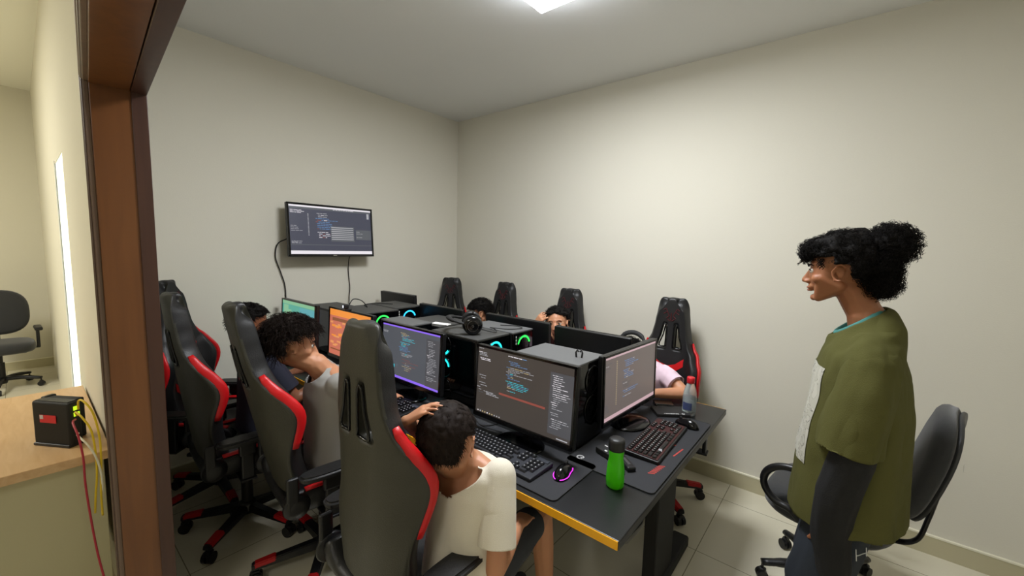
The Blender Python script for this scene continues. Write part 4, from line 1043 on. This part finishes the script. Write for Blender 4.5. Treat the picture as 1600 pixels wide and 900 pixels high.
def add_body(bm, j, k=1.0):
    """j: joints. torso, neck, arms, legs as overlapping tapered segments, merged by the remesher"""
    sd = (V(j['shR'])-V(j['shL'])).normalized(); ch = (V(j['shR'])+V(j['shL']))/2; hp = (V(j['hipR'])+V(j['hipL']))/2; up = (ch-hp).normalized(); fr = up.cross(sd).normalized()
    wd = (V(j['shR'])-V(j['shL'])).length/2
    c1 = ch-up*.09*k; c2 = hp+up*.12*k
    hull(bm, (V(j['shR'])-sd*.02*k, .045*k), (V(j['shL'])+sd*.02*k, .045*k), (c1+sd*wd*.52, .085*k), (c1-sd*wd*.52, .085*k))
    hull(bm, (c1+sd*wd*.52, .085*k), (c1-sd*wd*.52, .085*k), (c2+sd*wd*.4, .078*k), (c2-sd*wd*.4, .078*k))
    hull(bm, (c2+sd*wd*.4, .078*k), (c2-sd*wd*.4, .078*k), (V(j['hipR']), .085*k), (V(j['hipL']), .085*k))
    hull(bm, (V(j['neck']), .056*k), (ch-up*.01, .058*k)); hull(bm, (V(j['neck']), .050*k), (V(j['headb']), .050*k))
    hull(bm, (ch+up*.02*k, .05*k), (V(j['shR'])-sd*.03*k, .035*k)); hull(bm, (ch+up*.02*k, .05*k), (V(j['shL'])+sd*.03*k, .035*k))
    for q in 'LR':
        limb(bm, [(j['sh'+q], .046*k), (j['el'+q], .036*k), (V(j['el'+q]).lerp(V(j['wr'+q]), .3), .037*k), (j['wr'+q], .023*k)])
        limb(bm, [(j['hip'+q], .082*k), (V(j['hip'+q]).lerp(V(j['kn'+q]), .5), .070*k), (j['kn'+q], .052*k), (V(j['kn'+q]).lerp(V(j['an'+q]), .3), .052*k), (j['an'+q], .034*k)])
        a = V(j['an'+q]); f = V(j['foot'+q]); hull(bm, (a, .034*k), (a-f*.03*k+V((0, 0, -.035*k)), .03*k), (a+f*.10*k+V((0, 0, -.04*k)), .026*k))
def fold(me, amp=.004, sc=9, seed=0, stretch=.35):
    nn = [v.normal.copy() for v in me.vertices]
    for v, n_ in zip(me.vertices, nn):
        p = v.co.copy()
        a = noise.noise(V((p.x*sc+seed, p.y*sc, p.z*sc*stretch)))+.5*noise.noise(V((p.x*sc*2.3, p.y*sc*2.3+seed, p.z*sc*.9)))
        v.co = p+n_*amp*a
def tshirt(name, m, parent, rings, sleeves, cuts, seed=0, amp=.005, n=40, thick=.003, vox=.007):
    """torso shell and sleeve shells, each cut open at its hem, in one garment mesh"""
    def cut(o, cs):
        bm = bmesh.new(); bm.from_mesh(o.data)
        for c, nr, rad in cs:
            c, nr = V(c), V(nr).normalized()
            vs = set(v for v in bm.verts if (v.co-c).length < rad)
            fs = [f for f in bm.faces if all(v in vs for v in f.verts)]; es = set(e for f in fs for e in f.edges); vv = set(v for f in fs for v in f.verts)
            bmesh.ops.bisect_plane(bm, geom=fs+list(es)+list(vv), plane_co=c, plane_no=nr, clear_outer=False)
            dead = [v for v in bm.verts if (v.co-c).length < rad*1.02 and (v.co-c).dot(nr) > 1e-5]
            bmesh.ops.delete(bm, geom=dead, context='VERTS')
        bm.to_mesh(o.data); bm.free()
    bm = bmesh.new()
    o_ = loft(bm, rings, n, e=2.25); bm.faces.new(o_[0][::-1]); bm.faces.new(o_[-1])
    for sl in sleeves: limb(bm, sl[:2])
    bmesh.ops.recalc_face_normals(bm, faces=bm.faces)
    o = remesh(name, bm, m, parent, vox, 9); fold(o.data, amp, 8, seed, .35); cut(o, cuts[2:])
    J_ = bmesh.new(); J_.from_mesh(o.data)
    for sl, cu in zip(sleeves, cuts[:2]):
        bm = bmesh.new(); limb(bm, sl); t = remesh('t', bm, m, None, vox, 6); fold(t.data, amp*.7, 8, seed+2, .35); cut(t, [cu])
        J_.from_mesh(t.data); bpy.data.objects.remove(t)
    J_.to_mesh(o.data); J_.free()
    for q in o.data.polygons: q.use_smooth = True
    a = o.modifiers.new('s', 'SOLIDIFY'); a.thickness = thick; a.offset = 1
    apply_mods(o)
    return o
def torso_hulls(neck, ch, hp, sd, wd, k, hem, loose):
    pass
def sleeve(sh, el, t, r0, r1):
    """ball chain from inside the shoulder along the upper arm, and its cuff cut"""
    sh, el = V(sh), V(el); e = sh.lerp(el, t); d = (el-sh).normalized()
    return [(sh-d*.01, r0), (sh.lerp(e, .5), (r0+r1)/2), (e+d*.05, r1)], (e, d, r1*1.9)
def torso_rings(neck, ch, hp, sd, wd, k=1.0, hem=.0, loose=1.0, fwd=0):
    """neck opening, shoulders, chest, waist, hem"""
    neck, ch, hp, sd = V(neck), V(ch), V(hp), V(sd).normalized(); up = (ch-hp).normalized(); fr = up.cross(sd).normalized(); nu = (neck-ch); L = (ch-hp).length
    R_ = [(ch+nu*.80, sd, fr, .060*k, .060*k), (ch+nu*.50, sd, fr, .082*k, .066*k), (ch+up*.035*k, sd, fr, wd*.72, .078*k), (ch+up*.005*k, sd, fr, wd*1.02, .088*k*loose), (ch-up*.07*k, sd, fr, wd*1.06*loose**.5, .108*k*loose)]
    R_ += [(ch-up*L*.45, sd, fr, wd*.98*loose, .112*k*loose), (ch-up*L*.75, sd, fr, wd*.98*loose, .118*k*loose), (hp-up*hem, sd, fr, wd*1.02*loose, .128*k*loose)]
    return R_
def person(label, j, M, skin, hair_fn, k=1.0, vox=.005, hands=(), hair_m=HAIR, face=True, lip=None, smooth=3):
    base = V((j['hipL'])).lerp(V(j['hipR']), .5); base.z = 0
    root = empty('person', (0, 0, 0), 0, label, 'person')
    bm = bmesh.new(); add_body(bm, j, k); add_head(bm, M)
    for h in hands: add_hand(bm, **h)
    body = remesh('body', bm, skin, root, vox, smooth)
    if face: face_parts(M, root, lip=lip)
    bm = bmesh.new(); hair_fn(bm, M); mesh_obj('hair', bm, hair_m, root, True)
    # put the Empty at the person's base
    bpy.context.view_layer.update()
    root.location = base
    for o in bpy.data.objects:
        if o.parent == root: o.location = -base
    return root
def put(root, o):      # a garment built in world coordinates
    o.parent = root; o.location = -V(root.location); return o
def limbs_garment(name, m, segs, vox=.008, seed=0, amp=.004, smooth=4):
    bm = bmesh.new()
    for s in segs: limb(bm, s)
    o = remesh(name, bm, m, None, vox, smooth); fold(o.data, amp, 12, seed, .6); return o

SHW = mat('white_tshirt_cotton', '#DAD3C2', .85, bump=.2, bscale=500, sheen=.2)
SHG = mat('grey_tshirt_cotton', '#8E8C88', .85, bump=.2, bscale=500, sheen=.2)
SHO = mat('olive_tshirt_cotton', '#504F2B', .92, spec=.15, bump=.25, bscale=420)
TEALC = mat('teal_rib_collar', '#3F7A74', .85); BLKC = mat('black_sleeve_knit', '#121213', .9, bump=.2, bscale=300)
JEAN = mat('dark_navy_denim', '#20262F', .85, bump=.25, bscale=600); NAVYC = mat('navy_cotton', '#1A1D2C', .85); MAROON = mat('maroon_cotton', '#4A1218', .85)
PINKC = mat('pale_pink_tie_dye', '#D8BFCB', .85, var=.25, vscale=14); SHORTS = mat('grey_shorts_cotton', '#34363B', .85); SHOE = mat('dark_shoe', '#1B1B1D', .6); SOLE = mat('pale_sole', '#B9B6AC', .6)
LIP = mat('lip_skin', '#8A4C3C', .45)
def shoes(root, j, k=1.0):
    for q in 'LR':
        a = V(j['an'+q]); f = V(j['foot'+q]); f.z = 0; f.normalize(); z = .045
        bm = bmesh.new(); c = V((a.x, a.y, z))
        hull(bm, (c-f*.045*k, .040*k), (c+f*.02*k, .042*k), (c+f*.14*k-V((0, 0, .008)), .034*k), (V((a.x, a.y, .09)), .042*k))
        for v in bm.verts: v.co.z = max(.012, v.co.z)
        s = put(root, mesh_obj('shoe', bm, SHOE, None, True))
        bm = bmesh.new(); hull(bm, (V((c.x, c.y, .0))-f*.05*k, .042*k), (V((c.x, c.y, .0))+f*.15*k, .037*k))
        for v in bm.verts: v.co.z = .001 if v.co.z < .006 else .016
        o = mesh_obj('sole', bm, SOLE, s)

# ---- seated children: the local frame has x right, y front (towards the table), origin under the pelvis
def seated(label, x, y, hd, k, seat, lean, side, head, hf, hup, skin, shirt_m, hair_fn, hair_m=HAIR, armL=None, armR=None, hands=(), hk=.92, vox=.006, loose=1.12, face=True, shw=.155, sleeve_t=.75, bottom=SHORTS, pants_full=False, neck_off=None, kn_z=0, foot_y=.42):
    A = R(hd); fx = V((-math.sin(A), math.cos(A), 0)); rx = V((math.cos(A), math.sin(A), 0)); o = V((x, y, 0))
    W = lambda a, b, c: o+rx*a+fx*b+V((0, 0, c))
    hz = seat+.085*k; tl = .40*k; ch = W(side, lean, hz+math.sqrt(max(.01, tl*tl-lean*lean-side*side)))
    hd_ = V(head); nk = ch.lerp(hd_, .40)
    sd = (rx+V((0, 0, -side*.8))).normalized()
    j = dict(hipL=W(-.085*k, 0, hz), hipR=W(.085*k, 0, hz), shL=ch-sd*shw*k, shR=ch+sd*shw*k, neck=nk, headb=hd_+V((0, 0, -.05)) - V(hf)*.025,
             knL=W(-.12*k, .40*k, hz+kn_z), knR=W(.12*k, .40*k, hz+kn_z), anL=W(-.10, foot_y, .085), anR=W(.10, foot_y, .085), footL=fx, footR=fx)
    j['elL'], j['wrL'] = armL if armL else (W(-.22*k, .12, hz+.14), W(-.14, .36, max(hz+.10, .80)))
    j['elR'], j['wrR'] = armR if armR else (W(.22*k, .12, hz+.14), W(.14, .36, max(hz+.10, .80)))
    M = head_matrix(hd_, hf, hup, hk)
    root = person(label, j, M, skin, hair_fn, k, vox, hands, hair_m, face, LIP)
    tr_ = torso_rings(nk, ch, W(0, 0, hz), sd, shw*k*.98, k, hem=.03, loose=loose); n0 = V(tr_[0][0]); nu_ = (nk-ch).normalized()
    s1, c1 = sleeve(V(j['shL'])+sd*.012*k, j['elL'], sleeve_t, .058*k, .068*k); s2, c2 = sleeve(V(j['shR'])-sd*.012*k, j['elR'], sleeve_t, .058*k, .068*k)
    sh = tshirt('tshirt', shirt_m, None, tr_, [s1, s2], [c1, c2, (n0-nu_*.020, nu_, .135*k)], seed=x*7)
    put(root, sh)
    segs = []
    for q in 'LR': segs.append([(j['hip'+q], .100*k), (V(j['hip'+q]).lerp(V(j['kn'+q]), .75 if not pants_full else 1), .075*k)])
    segs.append([(j['hipL'], .098*k), (j['hipR'], .098*k)])
    if pants_full:
        for q in 'LR': segs.append([(j['kn'+q], .068*k), (V(j['an'+q])+V((0, 0, .04)), .052*k)])
    put(root, limbs_garment('trousers' if pants_full else 'shorts', bottom, segs, .010, 3))
    shoes(root, j, k)
    return root, j

# boy in the white T-shirt on the nearest chair, left hand on his head
def hair_short(bm, M):
    g = random.Random(1); hair_cap(bm, M, .009, .003, 60, seed=2, low=-.22); strands(bm, M, 4200, .011, .0009, g, curl=.001, turns=1, droop=.6, comb=(0, .7, 0), seg=3, lift=0, low=-.2)
hc = V((2.362, -2.205, .960)); HF = V((-.30, .88, -.40)).normalized()
seated('boy in a white T-shirt seated nearest, back turned, hand on his short dark hair', 2.40, -2.16, 6, .86, .445, .03, -.0, hc, HF, (-.12, .1, 1), SKINL, SHW, hair_short, HAIRB,
       armL=(V((2.17, -2.14, .90)), V((2.285, -2.312, 1.045))), armR=(V((2.575, -2.20, .63)), V((2.50, -1.99, .63))),
       hands=[dict(w=V((2.285, -2.312, 1.045)), d=V((.62, .48, .52)), nrm=V((-.5, -.5, .7)), side=-1, s=.82, curl=18),
              dict(w=V((2.50, -1.99, .63)), d=V((-.3, 1, -.2)), nrm=V((0, 0, 1)), side=-1, s=.8, curl=25)], hk=1.09, vox=.005, face=True, kn_z=.05, shw=.15)

# boy in grey, curly dark brown hair, hand by his mouth
def hair_wavy(bm, M):
    g = random.Random(2); hair_cap(bm, M, .022, .010, 26, seed=5, low=-.16)
    strands(bm, M, 2600, .055, .0016, g, curl=.008, turns=1.1, droop=.55, comb=(0, .3, 0), lift=.02, seg=8)
hc = V((1.395, -2.285, 1.135)); HF = V((.30, .93, -.24)).normalized()
seated('boy in a grey T-shirt with wavy dark brown hair, seated at the orange screen', 1.44, -2.12, -10, .95, .50, -.02, .02, hc, HF, (0, .1, 1), SKINL, SHG, hair_wavy, HAIRB,
       armL=(V((1.14, -1.93, .80)), V((1.30, -2.09, .945))), armR=(V((1.64, -2.02, .82)), V((1.50, -1.86, .79))),
       hands=[dict(w=V((1.30, -2.09, .945)), d=V((.75, .30, .30)), nrm=V((-.2, .8, .5)), side=-1, s=.85, curl=40), dict(w=V((1.50, -1.86, .79)), d=V((-.2, .9, -.1)), nrm=V((0, 0, 1)), side=-1, s=.85, curl=30)], hk=.98, vox=.005, shw=.165, pants_full=True)

# child with dark hair in the second row chair
def hair_black(bm, M):
    g = random.Random(3); hair_cap(bm, M, .014, .006, 34, seed=9); strands(bm, M, 1500, .03, .0014, g, curl=.004, turns=1, droop=.5, comb=(0, .2, 0), seg=5)
seated('dark-haired child in navy mostly hidden behind the second gaming chair, facing the teal screen', .74, -2.20, -6, .92, .49, .0, .0, V((.70, -2.235, 1.125)), V((.15, .95, -.25)).normalized(), (0, .1, 1), SKIND, NAVYC, hair_black, HAIR, vox=.008, pants_full=True)

# far side: child bowing the head
seated('child with black hair bowing the head, seen over the far monitors beside the headphones', 1.03, -.47, 184, .92, .46, .10, .0, V((1.045, -.70, 1.062)), V((-.62, -.62, -.48)).normalized(), (-.25, -.3, .9), SKINL, NAVYC, hair_black, HAIR, vox=.008, pants_full=True)
# far side: boy with his hand on his forehead
def hair_fringe(bm, M):
    g = random.Random(4); hair_cap(bm, M, .016, .006, 30, seed=12); strands(bm, M, 1200, .028, .0014, g, curl=.004, turns=1, droop=.3, comb=(.2, -.2, .2), seg=5)
hc = V((1.795, -.71, 1.078))
seated('boy in maroon resting his hand on his forehead, face above the far monitors', 1.78, -.47, 182, .92, .46, .09, .0, hc, V((.40, -.90, .06)).normalized(), (-.12, -.05, 1), SKINL, MAROON, hair_fringe, HAIR,
       armR=(V((1.60, -.74, .80)), V((1.665, -.785, 1.055))), hands=[dict(w=V((1.665, -.785, 1.055)), d=V((.55, .05, .80)), nrm=V((-.35, -.9, .1)), side=1, s=.98, curl=32)], vox=.0045, hk=.95, pants_full=True)
# far side end: child leaning on folded arms behind the end monitor
hc = V((2.36, -.80, .965))
r6, j6 = seated('child in a pale pink and red T-shirt leaning on folded arms behind the end monitor', 2.40, -.46, 178, .90, .47, .17, .0, hc, V((.0, -.8, -.6)).normalized(), (0, -.3, 1), SKINL, PINKC, hair_black, HAIR,
       armL=(V((2.665, -.70, .80)), V((2.47, -.86, .795))), armR=(V((2.22, -.72, .80)), V((2.38, -.86, .795))), vox=.006, pants_full=True, sleeve_t=.55,
       hands=[dict(w=V((2.47, -.86, .795)), d=V((-.9, -.2, 0)), nrm=V((0, 0, 1)), side=1, s=.82, curl=15), dict(w=V((2.38, -.86, .795)), d=V((.9, -.3, 0)), nrm=V((0, 0, 1)), side=-1, s=.82, curl=15)])
hp_ = headphones((2.36, -.785, 1.015), (R(-25), 0, 0), 'headphones worn by the child behind the end monitor, band showing above the screen')

# ---- the standing person in olive
def Pj(x, z, y=-1.22): return V((3.3219+(x-3.3219)*1.0953, y, 1.6+(z-1.6)*1.0953))
hc = Pj(3.3, 1.548); HF = V((-.985, .10, -.10)).normalized()
Y0 = -1.22; DW = .165
j = dict(neck=Pj(3.375, 1.41), headb=Pj(3.335, 1.49), shL=Pj(3.402, 1.305, Y0-DW+.015), shR=Pj(3.398, 1.305, Y0+DW-.015), elL=Pj(3.385, 1.02, Y0-DW-.06), elR=Pj(3.37, 1.03, Y0+DW+.06),
         wrL=Pj(3.345, .80, Y0-DW-.02), wrR=Pj(3.38, .80, Y0+DW-.03), hipL=V((3.385, Y0-.085, .86)), hipR=V((3.385, Y0+.085, .86)), knL=V((3.355, Y0-.10, .46)), knR=V((3.365, Y0+.10, .46)),
         anL=V((3.385, Y0-.10, .085)), anR=V((3.39, Y0+.10, .085)), footL=V((-1, -.1, 0)), footR=V((-1, .15, 0)))
def hair_afro(bm, M):
    g = random.Random(11)
    def boost(d): return .014*max(0, d.z)+.006*max(0, -d.y)+.004
    hair_cap(bm, M, .015, .008, 30, seed=4, low=.06, boost=boost)
    C = [((0, -.135, .085), (.062, .060, .058)), ((0, -.105, .02), (.066, .048, .062)), ((0, -.105, -.035), (.060, .044, .050)), ((0, .055, .085), (.056, .050, .026))]
    for c, r in C:      # bun, back mass, fringe
        t = bmesh.new(); ball(t, (0, 0, 0), 1, 4)
        for v in t.verts:
            d = v.co.normalized(); q = 1+.22*noise.noise(d*2.6+V(c)*30)+.10*noise.noise(d*7+V(c)*30); v.co = V(c)+V((d.x*r[0], d.y*r[1], d.z*r[2]))*q
        t.transform(M); me = bpy.data.meshes.new('t'); t.to_mesh(me); t.free()
        for p in me.polygons: p.use_smooth = True
        bm.from_mesh(me); bpy.data.meshes.remove(me)
        strands(bm, M, 900, .024, .0012, g, curl=.0055, turns=2.2, droop=.1, seg=12, origin=c, rad=[x*.96 for x in r])
    strands(bm, M, 1500, .026, .0012, g, curl=.005, turns=2, droop=.1, lift=.05, seg=10, low=.06)
    # loose curls over the forehead and at the temple
    for i in range(130):
        x = g.uniform(-.055, .055); root = V((x, .085+g.uniform(-.02, .02), .075+g.uniform(-.01, .02))); L = g.uniform(.02, .045); ph = g.uniform(0, 6)
        pts = [M @ (root+V((.006*math.cos(ph+a), .014*(a/9)+.006*math.sin(ph+a), -L*a/9))) for a in [q*.75 for q in range(13)]]
        tube(bm, pts, .0011, 3)
    for s in (-1, 1):
        for i in range(16):
            root = V((s*.072, g.uniform(.034, .055), .05)); L = g.uniform(.02, .04); ph = g.uniform(0, 6)
            tube(bm, [M @ (root+V((s*.004+.003*math.cos(ph+a), .004*math.sin(ph+a), -L*a/9))) for a in [q*.75 for q in range(13)]], .0010, 3)
M7 = head_matrix(hc, HF, (-.12, 0, 1), .98)
p7 = person('standing person with curly black hair, oversized olive T-shirt and dark jeans', j, M7, SKIN, hair_afro, 1.0, .0032,
            [dict(w=j['wrL'], d=V((-.25, .1, -1)), nrm=V((0, -1, 0)), side=1, s=.9, curl=30, thumb=2), dict(w=j['wrR'], d=V((-.1, -.1, -1)), nrm=V((0, 1, 0)), side=-1, s=.9, curl=30, thumb=2)], HAIR, True, LIP)
S7 = V((0, 1, 0)); F7 = V((-1, 0, 0))
def rg(x0, x1, z, hw, y=Y0):     # ring from back x1 to front x0 at height z
    a, b = Pj(x0, z), Pj(x1, z); return ((a+b)/2*1.0, S7, F7, hw, (b.x-a.x)/2)
CT = V((-1, 0, -.80))
rings = [(Pj(3.352, 1.398), V((0, 1, 0)), CT, .070, .078), (Pj(3.362, 1.380), V((0, 1, 0)), V((-1, 0, -.75)), .095, .100),
         (Pj(3.378, 1.350), V((0, 1, 0)), V((-1, 0, -.45)), .150, .105), rg(3.285, 3.476, 1.300, .185), rg(3.270, 3.494, 1.23, .200), rg(3.262, 3.503, 1.14, .205), rg(3.248, 3.506, 1.0, .208), rg(3.238, 3.512, .85, .212), rg(3.232, 3.520, .75, .218), rg(3.228, 3.524, .675, .224), rg(3.226, 3.526, .63, .226)]
slL = [(Pj(3.398, 1.305, Y0-.10), .078), (Pj(3.395, 1.275, Y0-.155), .075), (Pj(3.385, 1.20, Y0-.185), .076), (Pj(3.368, 1.10, Y0-.205), .080), (Pj(3.358, .98, Y0-.215), .086)]
slR = [(V((c.x, 2*Y0-c.y, c.z)), r) for c, r in slL]
hemc = V((3.38, Y0, .700))
cuL = (Pj(3.362, 1.045, Y0-.210), V((-.02, -.02, -1)), .15); cuR = (V((cuL[0].x, 2*Y0-cuL[0].y, cuL[0].z)), V((-.02, .02, -1)), .15)
neckn = V((0, 1, 0)).cross(CT).normalized(); neckn = neckn if neckn.z > 0 else -neckn
SH7 = put(p7, tshirt('tshirt', SHO, None, rings, [slL, slR], [cuL, cuR, (hemc, V((.12, 0, -1)), .45), (V(rings[0][0])-neckn*.010, neckn, .13)], seed=3, amp=.011, n=56, vox=.007)); fold(SH7.data, .014, 5, 21, .2); fold(SH7.data, .004, 17, 5, .3)
# collar, front print, black sleeves, jeans with white marks
bm = bmesh.new(); c, s, f, a, b = rings[0]; f = f.normalized(); c = V(c)-neckn*.012; a -= .004; b -= .006
tube(bm, [c+s*(a*1.03*math.cos(t*PI/20))+f*(b*1.03*math.sin(t*PI/20)) for t in range(41)], .008, 8, flat=1.6); put(p7, mesh_obj('collar', bm, TEALC, None, True))
def print_mat():
    m = bpy.data.materials.new('white_print_with_black_scrawl'); m.use_nodes = True; nt = m.node_tree; b = nt.nodes['Principled BSDF']; b.inputs['Roughness'].default_value = .8
    tc = nt.nodes.new('ShaderNodeTexCoord'); n = nt.nodes.new('ShaderNodeTexNoise'); n.inputs['Scale'].default_value = 16; n.inputs['Detail'].default_value = 1; n.inputs['Distortion'].default_value = 2.5
    cr = nt.nodes.new('ShaderNodeValToRGB'); e = cr.color_ramp.elements; e[0].position = .46; e[1].position = .54; e[0].color = lin('#B4B2A6'); e[1].color = lin('#ABA99C')
    k = e.new(.5); k.color = lin('#1A1A1A'); k2 = e.new(.485); k2.color = lin('#B4B2A6'); k3 = e.new(.515); k3.color = lin('#ABA99C')
    nt.links.new(tc.outputs['Object'], n.inputs['Vector']); nt.links.new(n.outputs[0], cr.inputs[0]); nt.links.new(cr.outputs[0], b.inputs['Base Color']); return m
from mathutils.bvhtree import BVHTree
bvs = BVHTree.FromPolygons([v.co.copy() for v in SH7.data.vertices], [q.vertices[:] for q in SH7.data.polygons])
bm = bmesh.new(); rows = []
for i in range(27):
    zz = Pj(0, 1.255-(1.255-.94)*i/26).z; row = []
    for q in range(21):
        h_ = bvs.ray_cast(V((2.9, Y0-.145+.26*q/20, zz)), V((1, 0, 0)))
        row.append(bm.verts.new(h_[0]+V((-.0015, 0, 0))+h_[1]*.001) if h_[0] and h_[0].x < 3.36 else None)
    rows.append(row)
for A, B in zip(rows, rows[1:]):
    for q in range(20):
        f4 = (A[q], A[q+1], B[q+1], B[q])
        if all(f4) and max(v.co.x for v in f4)-min(v.co.x for v in f4) < .05: bm.faces.new(f4)
o = mesh_obj('chest_print', bm, print_mat(), None, True); put(p7, o)
for q, sg in (('L', -1), ('R', 1)):
    e_, w_ = V(j['el'+q]), V(j['wr'+q]); sh_ = V(j['sh'+q]).lerp(e_, .6)
    put(p7, limbs_garment('black_sleeve', BLKC, [[(sh_, .050), (e_+V((-.014, 0, 0)), .060), (e_.lerp(w_, .5)+V((-.018, 0, 0)), .064), (w_+V((.0, 0, -.05)), .056), (w_+V((.012, 0, -.15)), .050)]], .006, 4, .006))
jn = limbs_garment('jeans', JEAN, [[(j['hipL'], .100), (V(j['knL']), .095), (V(j['anL'])+V((0, 0, .02)), .078)], [(j['hipR'], .100), (V(j['knR']), .095), (V(j['anR'])+V((0, 0, .02)), .078)], [(j['hipL'], .10), (j['hipR'], .10)]], .008, 8, .006)
for v in jn.data.vertices: v.co.x += -.035*max(0, min(1, (.75-v.co.z)/.3))
put(p7, jn)
# hand-painted white strokes on the thigh
bv = BVHTree.FromPolygons([v.co.copy() for v in jn.data.vertices], [q.vertices[:] for q in jn.data.polygons])
bm = bmesh.new()
def stroke(pts):
    out = []
    for x, z in pts:
        h_ = bv.ray_cast(V((x, -2.2, z)), V((0, 1, 0)))
        if h_[0]: out.append(h_[0]+h_[1]*.001)
    if len(out) > 2: tube(bm, out, .0016, 5)
def ln(a, b, n=6): return [(a[0]+(b[0]-a[0])*i/n, a[1]+(b[1]-a[1])*i/n) for i in range(n+1)]
X, Z = 3.412, .658
stroke(ln((X, Z), (X+.004, Z-.042))); stroke(ln((X+.026, Z-.002), (X+.030, Z-.044))); stroke(ln((X+.002, Z-.022), (X+.029, Z-.023)))
stroke([(X+.062+.018*math.cos(a/3), Z-.024+.018*math.sin(a/3)) for a in range(2, 20)]); stroke(ln((X+.055, Z-.024), (X+.078, Z-.022))); stroke(ln((X+.062, Z-.045), (X+.07, Z-.058)))
put(p7, mesh_obj('white_marks', bm, WHPR, None, True))
shoes(p7, j)
print('people done')
